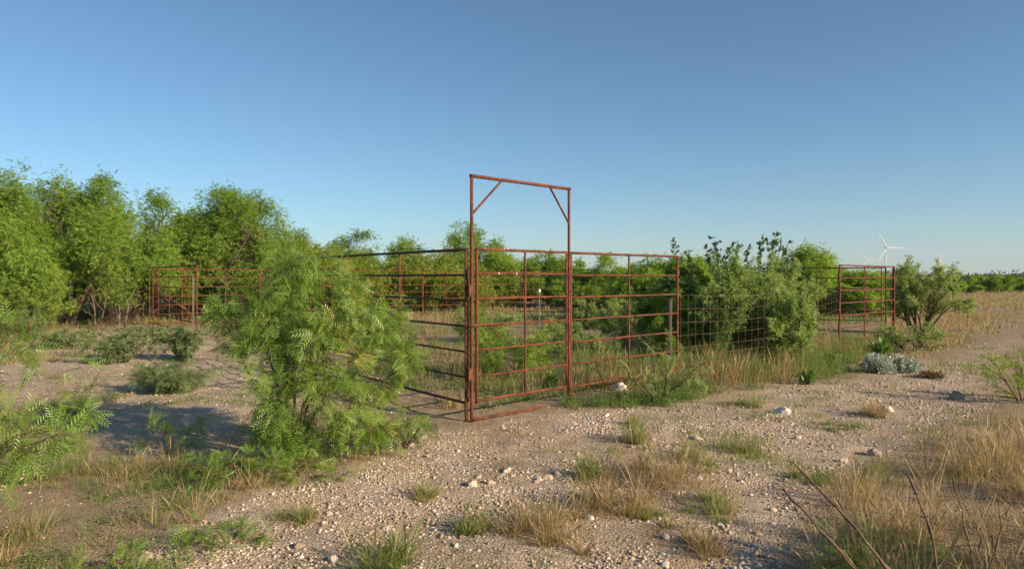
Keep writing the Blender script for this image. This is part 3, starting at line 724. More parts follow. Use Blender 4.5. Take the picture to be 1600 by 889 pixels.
# --- left grove
GL = 'mesquite trees of the grove on the left'
def grove(px, D, w_px, top, seed, label, **k):
    x, y = ppos(px, D)
    kw = dict(nst=5, lean=.75, levels=TREE_D, leaf=FAN, nleaf=14, size=1.0, lmat='mesq', wmat='bark', base_r=.085, group=GL, minr=.004, droop=-.35, vary=.4, jit=.15, dome=.36, zmin=.9, clump=.12)
    kw.update(k)
    return plant('mesquite_tree', label, 'tree', x, y, seed, w_px * 1.15 / FP * D, topz(top, D) * 1.0, **kw)
grove(-10, 20, 200, 226, 11, 'tallest mesquite tree at the left edge of the grove', nleaf=20)
grove(105, 22, 200, 262, 12, 'mesquite tree with a thick trunk leaning right, second from the left', nst=5, lean=1.0, base_r=.12, nleaf=20)
grove(205, 24, 170, 284, 13, 'mesquite tree between the leaning trunk and the broad round crown', nleaf=19)
grove(338, 25, 215, 292, 14, 'broad round mesquite tree rising behind the far left pen corner', nst=6, nleaf=20)
grove(436, 28, 95, 348, 15, 'small pale mesquite at the right end of the grove', lmat='mesq_yel', nleaf=10)
grove(30, 28, 240, 330, 16, 'mesquite tree standing behind the two leftmost trees', nleaf=10)
grove(230, 31, 200, 330, 17, 'mesquite tree deep in the grove behind the gap between crowns', nleaf=10)
grove(500, 33, 90, 378, 18, 'low yellow green mesquite just right of the grove', lmat='mesq_yel', nleaf=10, nst=5)
x, y = ppos(65, 33)
grove(130, 36, 320, 352, 19, 'wide dark mesquite at the very back of the grove', nleaf=9, size=1.3)
grove(370, 38, 260, 352, 20, 'back row mesquite behind the broad round tree', nleaf=9, size=1.3)
# lower skirts of foliage under the grove
for i, (px, D, w, top, lab) in enumerate([(20, 19, 130, 420, 'leafy mesquite bush at the foot of the tallest left tree'),
                                           (100, 24, 60, 486, 'tiny green bush under the leaning mesquite trunk'),
                                           (395, 24.5, 120, 405, 'mesquite bush with bare grey twigs behind the far left panel')]):
    x, y = ppos(px, D)
    plant('mesquite_bush', lab, 'bush', x, y, 40 + i, w / FP * D, topz(top, D) if top < 432 else CAMH - (top - HOR) / FP * D, 7, .7, BUSH, FAN, 7, .9, 'mesq', 'bark_grey' if i == 2 else 'bark', group='bushes at the foot of the grove', base_r=.025, parts=('stems', 'foliage'), minr=.003)

# --- middle background, behind the gate
GB = 'mesquite trees beyond the pens'
for px, D, w, top, seed, lm, nl, lab in [
    (565, 36, 110, 358, 21, 'mesq', 10, 'rounded double topped mesquite seen over the left pipe panel'),
    (632, 38, 90, 374, 22, 'mesq', 8, 'mesquite immediately right of the double topped one'),
    (722, 36, 115, 350, 23, 'mesq', 8, 'tallest mesquite behind the gate post with bare twigs on its right'),
    (600, 29, 150, 396, 24, 'mesq_yel', 10, 'yellow green mesquite behind the left pipe panel, below the dark crowns'),
    (690, 30, 120, 398, 25, 'mesq_yel', 10, 'bright yellow green mesquite just left of the tall gate frame'),
    (795, 36, 80, 396, 26, 'mesq', 9, 'mesquite seen through the left half of the gate'),
    (862, 36, 78, 397, 27, 'mesq', 9, 'mesquite seen through the right half of the gate'),
    (935, 35, 100, 402, 28, 'mesq', 10, 'dome shaped mesquite seen through the fixed panel right of the gate'),
    (1035, 22, 110, 400, 29, 'mesq', 10, 'mesquite behind the right end of the fixed panel'),
    (1262, 30, 80, 388, 30, 'mesq', 8, 'mesquite with wispy top behind the right pen, above its top rail'),
    (1340, 30, 80, 424, 31, 'mesq', 8, 'low mesquite seen through the far right gate'),
    (1295, 36, 70, 420, 32, 'mesq_yel', 8, 'small yellow green mesquite left of the far right gate'),
    ]:
    x, y = ppos(px, D)
    plant('mesquite_tree', lab, 'tree', x, y, seed, w * 1.15 / FP * D, topz(top, D), 5, .75, TREE, FAN, nl + 3, 1.15, lm, 'bark', group=GB, base_r=.06, minr=.005, droop=-.2, jit=.14, dome=.3, zmin=.35, clump=.12)

# --- mesquites and brush farther back: real separate trees as copies
arch = []
for k in range(4):
    t = plant('mesquite_tree', 'x', 'tree', 0, 0, 60 + k, 4.2, 3.0, 4, .8, TREE, FAN_BIG, 5, 1.0, ['mesq', 'mesq', 'mesq_yel', 'mesq'][k], 'bark', group='x', base_r=.06, minr=.008, center=False, z=0, jit=.12, dome=.3, zmin=.4)
    arch.append(t)
used = set()
def far_tree(px, D, sc, k, label, group, sh=1.0):
    x, y = ppos(px, D)
    if k not in used: t = arch[k]; used.add(k)
    else: t = copy_tree(arch[k])
    t.location = (x, y, gz(x, y)); t.scale = (sc, sc, sc * sh); t.rotation_euler = (0, 0, (px * 7.3) % 6.28)
    t['label'] = label; t['group'] = group; return t
G1 = 'hazy mesquites in the row behind the pens'
for px, D, sc, k, lab in [(470, 48, 1.15, 0, 'back row mesquite between the grove and the double topped tree'), (540, 52, 1.2, 1, 'back row mesquite behind the double topped tree'),
                          (655, 50, 1.0, 2, 'yellowish back row mesquite left of the tallest gate post tree'), (760, 55, .95, 3, 'back row mesquite right behind the gate frame post'),
                          (830, 52, .9, 1, 'back row mesquite over the white capped post'), (900, 48, .85, 0, 'back row mesquite behind the tall frame right post'),
                          (980, 50, .8, 2, 'yellowish back row mesquite behind the fixed panel'), (1075, 50, .85, 3, 'back row mesquite behind the large grey green bush'),
                          (1150, 55, .8, 1, 'back row mesquite hidden by the upright dark sprigs'), (1225, 50, .7, 0, 'back row mesquite over the far right pen')]:
    far_tree(px, D, sc, k, lab, G1)
G3 = 'tangled low mesquites between the pens and the trees'
for i, (px, D, sc, k, lab) in enumerate([(452, 29, .62, 2, 'low tangled mesquite left of the row, behind the big shrub'), (505, 31, .66, 0, 'low tangled mesquite below the gap right of the grove'), (556, 33, .6, 3, 'low tangled mesquite under the double topped tree'),
                          (640, 33, .6, 1, 'low tangled mesquite behind the right end of the left pipe panel'), (735, 33.5, .62, 2, 'low tangled mesquite right behind the tall gate post'), (780, 35, .58, 0, 'low tangled mesquite seen through the left third of the gate'),
                          (822, 34.5, .6, 3, 'low tangled mesquite seen through the middle of the gate'), (885, 34, .62, 1, 'low tangled mesquite behind the post between gate and fixed panel'), (960, 31, .6, 0, 'low tangled mesquite behind the middle of the fixed panel'),
                          (1005, 28, .62, 3, 'low tangled mesquite left of the wooden post'), (1290, 27, .5, 2, 'low tangled mesquite left behind the far right pen'), (1335, 26, .52, 1, 'low tangled mesquite behind the far right gate'), (1375, 28, .5, 0, 'low tangled mesquite behind the outer end of the far right gate')]):
    far_tree(px, D, sc, k, lab, G3, .8)
G2 = 'low bushy trees along the far edge of the field'
for i, (px, D, sc, k, lab) in enumerate([(1505, 62, .62, 0, 'leftmost bushy tree on the far edge of the dry field'), (1532, 70, .68, 3, 'bushy tree on the field edge next to the turbine side shrub'),
                          (1562, 66, .72, 1, 'domed bushy tree in the middle of the field edge row'), (1588, 74, .66, 0, 'bushy tree near the right end of the field edge row'),
                          (1612, 70, .7, 3, 'bushy tree cut by the right edge of the picture'), (1475, 80, .75, 1, 'bushy tree behind the wispy shrub on the field edge')]):
    far_tree(px, D, sc, k, lab, G2, .8)

# distant brush as one mass
def brushmass():
    rng = np.random.default_rng(77); parts = []
    n = 900; D = 85 * (900 / 85) ** rng.random(n) ; x = rng.uniform(-1, 1, n) * D * .9
    c = np.stack([x, D, np.zeros(n)], -1)
    m = 60; idx = np.repeat(np.arange(n), m)
    sz = rng.uniform(.8, 1.25, n) * 1.6
    p = norm(rng.normal(size=(n * m, 3))) * (rng.random((n * m, 1)) ** .4)
    p[:, 2] = np.abs(p[:, 2])
    pos = c[idx] + p * np.stack([sz * 1.7, sz * 1.7, sz * 1.25], -1)[idx]
    v, f = place(FAN_BIG[0], FAN_BIG[1], pos, norm(p + rng.normal(0, .5, p.shape)), (1.3 + D / 150)[idx], rng)
    r = np.clip(.35 + rng.normal(0, .2, n)[idx] + rng.normal(0, .1, n * m), 0, 1)
    return v, f, np.repeat(r, len(FAN_BIG[0]))
big('distant_brush', [brushmass()], M['brush'], 'far off low green brush along the horizon', 'brush')

# --- right of gate: big grey green bush with dark upright sprigs
x, y = ppos(1160, 12.6)
plant('grey_green_bush', 'large grey green bush growing through the wire fence', 'bush', x, y, 81, 215 / FP * 12.4, 1.98, 10, .75, [(7, .15, .7, .6, .6, 7, .16, (0, 0, .02), .15), (8, .1, .8, .45, .5, 6, .22, (0, 0, .0), .1), (4, .2, .9, .5, .5, 4, .25, (0, 0, 0), .1)],
      FAN_S, 7, .75, 'greyleaf', 'bark', base_r=.03, parts=('stems', 'foliage'), Dp=1.9, minr=.0025, vary=.4, droop=0, dome=.25, jit=.05)
x, y = ppos(1228, 11.7)
plant('grey_green_bush', 'paler small leaved bush drooping over the right part of the wire fence', 'bush', x, y, 82, 95 / FP * 11.9, 1.35, 7, .6, SHRUB, FAN_S, 14, .65, 'greyleaf', 'bark', base_r=.02, parts=('stems', 'foliage'), minr=.0025, droop=-.2)
x, y = ppos(1100, 12.8)
plant('mesquite_bush', 'green mesquite bush between the panel end and the grey green bush', 'bush', x, y, 83, 150 / FP * 12.8, 1.72, 8, .7, SHRUB, FAN_S, 22, .9, 'mesq', 'bark', base_r=.025, parts=('stems', 'foliage'), minr=.0025)
# dark sprigs
def sprigs():
    rng = np.random.default_rng(84); D = 13.0
    tips = [(1047, 377), (1054, 392), (1074, 394), (1108, 384), (1114, 370), (1121, 388), (1139, 388), (1153, 378), (1168, 388), (1185, 380), (1193, 371), (1204, 377), (1211, 363), (1219, 378), (1234, 377), (1228, 390)]
    x0, y0 = ppos(1165, D); z0 = gz(x0, y0)
    t = thing('dark_leaved_shrub', 'tall shrub with dark round leaves on upright sprigs rising behind the grey green bush', 'shrub', (x0, y0, z0))
    Ps = []
    for px, py in tips:
        dd = D + rng.uniform(-.3, .3); tip = np.array([(px - 800) / FP * dd, dd, topz(py, dd)]) - np.array([x0, y0, z0])
        base = np.array([tip[0] * .55, (dd - y0) * .3, 0]); k = np.linspace(0, 1, 8)[:, None]
        mid = base * (1 - k) + tip * k; mid[:, 2] = tip[2] * (k[:, 0] ** .8); mid[:, :2] += np.cumsum(rng.normal(0, .012, (8, 2)), 0)
        Ps.append(mid)
    P_ = np.array(Ps); R_ = radii(np.full(len(P_), .012), 8, .3)
    v, f = tubes(P_, R_, 5); obj('stems', mesh_from('sprig_stems', v, [f], M['bark_grey'], smooth=True), t)
    L_ = np.linalg.norm(P_[:, -1] - P_[:, 0], axis=1)
    S, Dd, L, r = sub(rng, P_, R_, L_, 7, .72, 1.0, .9, .075, .6)
    Q = grow(rng, S, Dd, L, 4, .25, (0, 0, .05))
    v, f, r = leaves_on(rng, [(P_[:, 4:], R_[:, 4:], L_), (Q, None, None)], [0, 1], [16, 12], (OVAL_V * np.array([1, 1.25, 1]), OVAL_F), .05, .2, .1, 1.0, .9, vary=.45, clump=.25)
    obj('foliage', mesh_from('sprig_leaves', v, [f], M['darkleaf'], r), t)
sprigs()

# shrub right of far gate (wispy)
x, y = ppos(1440, 18.5)
plant('wispy_mesquite', 'wispy mesquite shrub with bare twigs on top, right of the far right gate', 'shrub', x, y, 85, 98 / FP * 18.5, topz(413, 18.5), 9, .6, [(5, .25, .6, .62, .6, 7, .16, (0, 0, .02), .15), (6, .2, .7, .5, .55, 6, .2, (0, 0, 0), .1), (5, .2, .8, .5, .5, 5, .24, (0, 0, 0), .1)],
      FAN_S, 3, .75, 'greyleaf', 'bark', base_r=.03, jit=.03, parts=('stems', 'foliage'), minr=.004)
x, y = ppos(1420, 14.2)
plant('wispy_mesquite', 'low spreading grey green shrub in front of the wispy mesquite', 'shrub', x, y, 86, 90 / FP * 14.2, .55, 7, .9, SHRUB, FAN_S, 3, .6, 'greyleaf', 'bark', base_r=.015, parts=('stems', 'foliage'), minr=.003)
# right edge shrub
x, y = at(1600, 628)
plant('mesquite_shrub', 'small dark green mesquite shrub cut by the right edge of the picture', 'shrub', x + .1, y, 87, 1.0, .5, 8, .9, SEEDL, BIP_MID, 4, .5, 'mesq', 'bark_red', base_r=.012, parts=('stems', 'foliage'), minr=.002)
# silver plant
def dome(name, label, px, py, wpx, hpx, n, tmpl, size, mat, seed, flat=.8, stem='bark_grey'):
    rng = np.random.default_rng(seed); x, y = at(px, py); W = wpx / FP * y / 2; H = hpx / FP * y
    z0 = gz(x, y); t = thing(name, label, 'plant', (x, y, z0))
    nd_ = 60; d = norm(rng.normal(size=(nd_, 3))); d[:, 2] = np.abs(d[:, 2]) * .9 + .1
    tip = d * np.array([W, W * flat, H]) * rng.uniform(.6, 1.0, (nd_, 1)); k = np.linspace(0, 1, 5)[None, :, None]
    P_ = tip[:, None] * k + rng.normal(0, .006, (nd_, 5, 3)); P_[:, :, 2] = np.maximum(P_[:, :, 2], -.01)
    v, f = tubes(P_, radii(np.full(nd_, .004), 5, .4), 4); obj('stems', mesh_from('plant_stems', v, [f], M[stem]), t)
    lob = 14; lc = norm(rng.normal(size=(lob, 3))); lc[:, 2] = np.abs(lc[:, 2]); lc *= rng.uniform(.35, .75, (lob, 1))
    p = lc[rng.integers(0, lob, n)] + norm(rng.normal(size=(n, 3))) * rng.uniform(.1, .36, (n, 1)); p[:, 2] = np.abs(p[:, 2])
    dr = norm(p + rng.normal(0, .5, p.shape) + np.array([0, 0, .3]))
    v, f = place(tmpl[0], tmpl[1], p * np.array([W, W * flat, H]), dr, size * rng.uniform(.6, 1.3, n), rng, .7)
    r = np.clip(rng.normal(.5, .25, n), 0, 1)
    obj('foliage', mesh_from('plant_leaves', v, [f], M[mat], np.repeat(r, len(tmpl[0]))), t); return t
OV = (OVAL_V, OVAL_F)
dome('silver_plant', 'left half of the silvery felt leaved clump at the edge of the track', 1370, 582, 66, 38, 1500, OV, .045, 'silver', 91)
dome('silver_plant', 'right silvery felt leaved clump, lower, beside the russet plant', 1415, 580, 56, 34, 1200, OV, .045, 'silver', 92)
dome('russet_plant', 'low russet brown plant on the track right of the silvery clumps', 1455, 592, 56, 11, 420, OV, .035, 'redplant', 93)
dome('leafy_plant', 'bright green broad leaved plant behind the silvery clump', 1376, 553, 36, 22, 160, OV, .12, 'brightleaf', 94)
dome('leafy_plant', 'dark green broad leaved plant by the grass under the wire fence', 1298, 570, 44, 26, 160, OV, .1, 'greengrass', 95)
dome('leafy_plant', 'small upright bright green plant on the gravel near the fence grass', 1262, 600, 24, 24, 70, OV, .08, 'brightleaf', 96)
dome('leafy_plant', 'round green weed inside the gate with yellow flowers', 858, 612, 30, 40, 300, OV, .035, 'brightleaf', 97)
x, y = at(858, 612)
f_ = np.random.default_rng(5); t_fl = [(.02, -.1, .27), (-.05, -.05, .2)]
fl = []
for q in t_fl:
    a = np.linspace(0, 2 * PI, 9)[:-1]; dr = np.stack([np.cos(a), np.sin(a) * .3 - .6 * 0, np.sin(a) * .9], -1)
    v, f = place(OVAL_V, OVAL_F, np.tile(np.array(q), (8, 1)), dr, np.full(8, .022), f_, .1); fl.append((v, f, np.full(len(v), .5)))
par = [o for o in bpy.data.objects if o.get('label') == 'round green weed inside the gate with yellow flowers'][0]
for v, f, r in fl: obj('flower', mesh_from('flower', v, [f], M['flower'], r), par)

# small shrubs near and inside the pen
def small(px, py, wpx, hpx, seed, label, tm=BIP_MID, n=6, size=.7, lmat='greyleaf', wm='bark', levels=None, **k):
    x, y = at(px, py)
    kw = dict(base_r=.012, parts=('stems', 'foliage'), minr=.002, group='small mesquite shrubs around the pens'); kw.update(k)
    return plant('mesquite_shrub', label, 'shrub', x, y, seed, wpx / FP * y, hpx / FP * y, 7, .75, levels or SHRUB, tm, n, size, lmat, wm, **kw)
small(1035, 628, 125, 100, 101, 'spindly grey green mesquite in front of the right end of the fixed panel', n=3, size=.6, levels=SEEDL)
small(795, 592, 110, 105, 103, 'green mesquite shrub just inside the gate', n=4, size=.65, lmat='mesq')
small(900, 560, 110, 60, 104, 'low grey shrub inside the pen behind the middle post', tm=FAN_S, n=4, size=.7)
small(985, 540, 90, 70, 105, 'bushy grey green shrub inside the pen behind the fixed panel', tm=FAN_S, n=4, size=.8)
small(760, 530, 90, 50, 106, 'low shrub deep inside the pen left of the white capped post', tm=FAN_S, n=4, size=.8)
small(1075, 560, 110, 100, 107, 'dark mesquite bush filling the shade behind the wire fence', tm=FAN_S, n=10, size=.9, lmat='mesq')
small(930, 512, 80, 45, 108, 'grey round shrub in front of the dark inner panel', tm=FAN_S, n=9, size=.8)
small(195, 562, 110, 42, 109, 'pale grey green shrub on the sand left of the big shrub', tm=FAN_S, n=3, lmat='olive', size=.8)
small(265, 612, 100, 36, 110, 'low dark green shrub on the sand behind the big shrub', tm=BIP_MID, n=3, size=.7, lmat='olive')
small(100, 540, 80, 26, 111, 'low grey green shrub in front of the leaning mesquite trunk', tm=FAN_S, n=3, lmat='olive', size=.8)
small(285, 560, 60, 46, 112, 'shrub below the far left panel post', tm=FAN_S, n=3, lmat='olive', size=.8)
small(215, 535, 80, 26, 113, 'flat grey shrub below the far left panel', tm=FAN_S, n=3, lmat='olive', size=.8)
small(25, 520, 80, 30, 114, 'low shrub under the tallest tree at the left edge', tm=FAN_S, n=3, size=.8, lmat='olive')

# --- THE BIG FOREGROUND MESQUITE SHRUB: limbs grown from the base towards points spread through its crown volume
def bez(p0, p1, p2, K):
    t = np.linspace(0, 1, K)[None, :, None]
    return (1 - t) ** 2 * p0[:, None] + 2 * t * (1 - t) * p1[:, None] + t ** 2 * p2[:, None]
def guided(name, label, outline, D, base, depth, seed, n_main, n_sub, twigs, leaf, nleaf, size, lmat, wmat, r0, roll=.8, droop=-.2, hollow=.25, group=None):
    """outline: silhouette seen from the track (photo px) that bounds the crown; depth: half thickness front to back"""
    rng = np.random.default_rng(seed); bx, by = base; bz = gz(bx, by); O = np.array([bx, by, bz])
    ol = np.array(outline, float); lo, hi = ol.min(0), ol.max(0); cx = (lo[0] + hi[0]) / 2; hw = (hi[0] - lo[0]) / 2
    T = []
    while len(T) < n_sub:
        px = rng.uniform(lo[0], hi[0]); py = rng.uniform(lo[1], hi[1])
        if not inpoly(np.array([px]), np.array([py]), outline)[0]: continue
        if vnoise(px * .022, py * .022, seed) < hollow: continue
        e = math.sqrt(max(.06, 1 - ((px - cx) / hw) ** 2)); d = D + rng.uniform(-1, 1) * depth * e
        # undo perspective with the shrub's own mean distance so that the crown keeps one real size through its depth
        T.append([(px - 800) / FP * D, d, max(CAMH + (HOR - py) / FP * D, bz + .04)])
    T = np.array(T) - O
    far = [int(np.argmax(T[:, 2]))]
    dist = np.linalg.norm(T - T[far[0]], axis=1)
    for _ in range(n_main - 1):
        k = int(np.argmax(dist * (.6 + .4 * np.linalg.norm(T, axis=1)))); far.append(k); dist = np.minimum(dist, np.linalg.norm(T - T[k], axis=1))
    E = T[far]; S0 = np.zeros_like(E); S0[:, :2] = norm(E[:, :2]) * rng.uniform(.01, .06, (len(E), 1)); S0[:, 2] = -.04
    C = E * .45; C[:, 2] = E[:, 2] * .62 + .05; C += rng.normal(0, .05, C.shape)
    K = 12; Pm = bez(S0, C, E, K); Pm[:, 1:-1] += rng.normal(0, .008, Pm[:, 1:-1].shape)
    Lm = np.linalg.norm(E, axis=1); Rm = radii(r0 * rng.uniform(.7, 1.2, len(E)), K, .22)
    rest = np.delete(T, far, 0); nodes = Pm[:, 3:].reshape(-1, 3); ntan = norm((Pm[:, 3:] - Pm[:, 2:-1])).reshape(-1, 3); nr = Rm[:, 3:].reshape(-1)
    cost = np.linalg.norm(rest[:, None] - nodes[None], axis=2) + .35 * np.maximum(np.linalg.norm(nodes, axis=1)[None] - np.linalg.norm(rest, axis=1)[:, None] * .85, 0)
    j = np.argmin(cost, 1); L = np.linalg.norm(rest - nodes[j], axis=1)[:, None]
    Cs = nodes[j] + ntan[j] * L * .45 + rng.normal(0, .02, rest.shape)
    Ps = bez(nodes[j], Cs, rest, 8); Ps[:, 1:-1] += rng.normal(0, .006, Ps[:, 1:-1].shape)
    Rs = radii(np.minimum(nr[j] * .6, r0 * .3), 8, .4); Ls = L[:, 0]
    S, Dd, Lt, rt = sub(rng, Ps, Rs, np.full(len(Ps), 1.0), twigs, .3, 1.0, .8, .13, .6, 0)
    Pt = grow(rng, S, Dd, Lt, 5, .16, (0, 0, -.05)); Rt = radii(rt, 5, .4)
    sk = [(Pm, Rm, Lm), (Ps, Rs, Ls), (Pt, Rt, Lt)]
    t = thing(name, label, 'shrub', tuple(O), group=group)
    v, f = wood(sk, minr=.0014); obj('stems', mesh_from('stems', v, [f], M[wmat], smooth=True), t)
    v, f, r = leaves_on(rng, sk, [1, 2], nleaf, leaf, size, .3, droop, .75, roll=roll, vary=.35)
    obj('foliage', mesh_from('foliage', v, [f], M[lmat], r), t)
    return t
OUT_BIG = [(335, 470), (372, 445), (405, 445), (425, 412), (455, 402), (476, 372), (486, 366), (494, 400), (520, 428), (560, 440), (605, 462), (606, 505), (625, 560), (612, 600), (625, 650), (590, 680), (540, 690),
           (470, 685), (405, 680), (385, 650), (408, 600), (395, 560), (360, 545), (325, 520)]
OUT_BIG = [(318 + (a - 320) * 1.07, b) for a, b in OUT_BIG]
x, y = at(452, 712)
guided('mesquite_shrub', 'big feathery green mesquite shrub in front of the left pipe panel', OUT_BIG, y, (x, y), .55, 205, 15, 180, 3, BIP_NEAR, [4, 3], .78, 'mesq_near', 'bark', .014, hollow=.34)
# low shoots around its foot
x, y = at(620, 700)
plant('mesquite_shrub', 'low mesquite shoots on the right of the big shrub', 'shrub', x, y, 201, .5, .3, 6, .8, SEEDL, BIP_NEAR, 2, .6, 'mesq_near', 'bark', base_r=.009, parts=('stems', 'foliage'), minr=.0014, t0=.2)
x, y = at(340, 748)
plant('mesquite_shrub', 'low shaded mesquite shoots on the left of the big shrub', 'shrub', x, y, 202, .5, .16, 5, .9, SHRUB, BIP_NEAR, 1, .55, 'mesq_near', 'bark', base_r=.009, parts=('stems', 'foliage'), minr=.0014, t0=.2)
# --- left edge shrub reaching in
LE = [(6, .15, .6, .6, .55, 8, .12, (0, 0, -.01), .08), (6, .15, .7, .42, .5, 6, .16, (0, 0, -.04), .05)]
OUT_L = [(-330, 500), (-100, 460), (0, 490), (60, 560), (130, 570), (200, 600), (215, 650), (150, 660), (120, 700), (40, 735), (-330, 740)]
guided('mesquite_shrub', 'mesquite shrub with red brown twigs reaching in from the left edge', OUT_L, 3.7, (-3.75, 3.75), .4, 210, 12, 105, 3, BIP_NEAR, [2, 2], .66, 'mesq_near', 'bark_red', .012, hollow=.22)
plant('mesquite_shrub', 'small feathery mesquite seedling low on the left edge', 'shrub', *at(40, 745), 211, .6, .2, 5, .9, SEEDL, BIP_NEAR, 2, .55, 'mesq_near', 'bark_red', base_r=.008, parts=('stems', 'foliage'), minr=.0014, t0=.2)
plant('mesquite_shrub', 'trailing green mesquite seedling at the bottom left corner', 'shrub', *at(165, 900), 212, .5, .12, 4, 1.0, SEEDL, BIP_NEAR, 2, .5, 'mesq_near', 'bark_red', base_r=.006, parts=('stems', 'foliage'), minr=.0012, t0=.2)
plant('mesquite_shrub', 'trailing seedling with one orange dead leaf right of the bottom left corner', 'shrub', *at(350, 850), 213, .42, .13, 4, 1.0, SEEDL, BIP_NEAR, 2, .5, 'mesq_near', 'bark_red', base_r=.006, parts=('stems', 'foliage'), minr=.0012, t0=.2)
plant('mesquite_shrub', 'feathery seedling among dry stalks left of the big shrub', 'shrub', *at(270, 700), 214, .5, .34, 5, .7, SEEDL, BIP_NEAR, 2, .5, 'mesq_near', 'bark_red', base_r=.006, parts=('stems', 'foliage'), minr=.0012, t0=.2)
plant('mesquite_shrub', 'tiny seedling under the foot of the big shrub', 'shrub', *at(480, 745), 215, .5, .18, 6, .9, SEEDL, BIP_NEAR, 2, .55, 'mesq_near', 'bark_red', base_r=.005, parts=('stems', 'foliage'), minr=.0012, t0=.2)
plant('mesquite_shrub', 'low green seedling in the bottom right corner under the thorny whips', 'shrub', *at(1420, 905), 216, .8, .16, 6, 1.0, SHRUB, BIP_NEAR, 1, .5, 'mesq_near', 'bark_red', base_r=.005, parts=('stems', 'foliage'), minr=.0012, t0=.2)
# shrubs outside the frame on the right that throw the long shadows across the track
plant('mesquite_shrub', 'mesquite shrub standing right of the track, outside the picture', 'shrub', 3.45, 2.45, 220, 1.1, 1.05, 6, .7, SHRUB, BIP_MID, 2, .7, 'mesq', 'bark', base_r=.015, parts=('stems', 'foliage'))
plant('mesquite_shrub', 'larger mesquite shrub beyond the right picture edge by the dry grass', 'shrub', 7.2, 4.3, 221, 1.3, .9, 8, .7, SHRUB, BIP_MID, 6, .8, 'mesq', 'bark', base_r=.015, parts=('stems', 'foliage'))

# --- dead snags under the grove
def snag(px, py, hpx, seed, label, lean=.3):
    x, y = at(px, py); rng = np.random.default_rng(seed)
    sk = skeleton(rng, 2, lean, 1, [(4, .3, .8, .5, .6, 6, .2, (0, 0, .03), .2), (3, .3, .8, .5, .5, 5, .25, (0, 0, .02), .2)], base_r=.03, base_spread=.03)
    H = hpx / FP * y; sk, c = fit(sk, H * .7, H * .5, H)
    v, f = wood(sk, minr=.003); o = obj('dead_snag', mesh_from('dead_snag', v, [f], M['bark_grey'], smooth=True), loc=(x, y, gz(x, y))); tag(o, label, 'snag', 'dead mesquite snags')
snag(154, 512, 74, 401, 'reddish dead snag with forked twigs left of the pale one'); snag(190, 516, 62, 402, 'thin pale dead snag right of the reddish one')
snag(395, 500, 100, 403, 'bare grey dead branches behind the far left panel', .6)

# --- thorny whips bottom right
def whips(label, base, tips, seed, r=.007):
    rng = np.random.default_rng(seed); bx, by = base; bz = gz(bx, by)
    t = thing('thorny_sapling', label, 'sapling', (bx, by, bz), group='bare thorny saplings')
    for (pts) in tips:
        P_ = []
        for (px, py, D) in pts: P_.append([(px - 800) / FP * D - bx, D - by, CAMH + (HOR - py) / FP * D - bz])
        P_ = np.array([[0, 0, -.02]] + P_); K = 26
        s = np.concatenate([[0], np.cumsum(np.linalg.norm(np.diff(P_, axis=0), axis=1))]); u = np.linspace(0, s[-1], K)
        Q = np.stack([np.interp(u, s, P_[:, j]) for j in range(3)], -1)
        for _ in range(3): Q[1:-1] = (Q[:-2] + Q[1:-1] * 2 + Q[2:]) / 4
        Q[1:] += rng.normal(0, .0018, (K - 1, 3))
        R = np.linspace(r, r * .45, K) * (1 + .55 * (np.arange(K) % 4 == 0))
        Vs, Fs = tubes(Q[None], R[None], 7)
        # thorns, in pairs at the nodes
        S = Q[3::2]; m = len(S); tan = norm(Q[4::2][:m] - S[:len(Q[4::2][:m])]) if len(Q[4::2]) >= m else norm(Q[3::2] - Q[2:-1:2][:m])
        S = S[:len(tan)]; n1 = norm(np.cross(tan, rng.normal(size=tan.shape)))
        Th = []
        for sg in (-1, 1):
            d = norm(n1 * sg + tan * .4); L = rng.uniform(.014, .028, (len(S), 1))
            Th.append(np.stack([S, S + d * L * .5, S + d * L], 1))
        Th = np.concatenate(Th); v2, f2 = tubes(Th, np.tile(np.array([.0022, .0014, .0003]), (len(Th), 1)), 4)
        obj('stem', mesh_from('whip_stem', np.concatenate([Vs, v2]), [np.concatenate([Fs, f2 + len(Vs)])], M['whip'], smooth=True), t)
    return t
whips('two bare thorny whips leaning left over the shaded gravel at the bottom', (1.55, 2.05), [[(1440, 960, 2.1), (1330, 815, 2.2), (1240, 722, 2.3)], [(1400, 960, 2.15), (1300, 848, 2.3), (1222, 762, 2.4)]], 1)
whips('bare thorny whip with a red brown tip in front of the golden grass', (1.42, 2.1), [[(1470, 940, 2.15), (1462, 850, 2.2), (1440, 790, 2.25), (1418, 738, 2.3)]], 2, .0065)
whips('pair of bare thorny whips nearest the bottom right corner', (1.66, 2.15), [[(1530, 930, 2.2), (1510, 820, 2.25), (1486, 740, 2.3)], [(1535, 930, 2.15), (1560, 840, 2.2), (1580, 790, 2.3)]], 3, .0045)

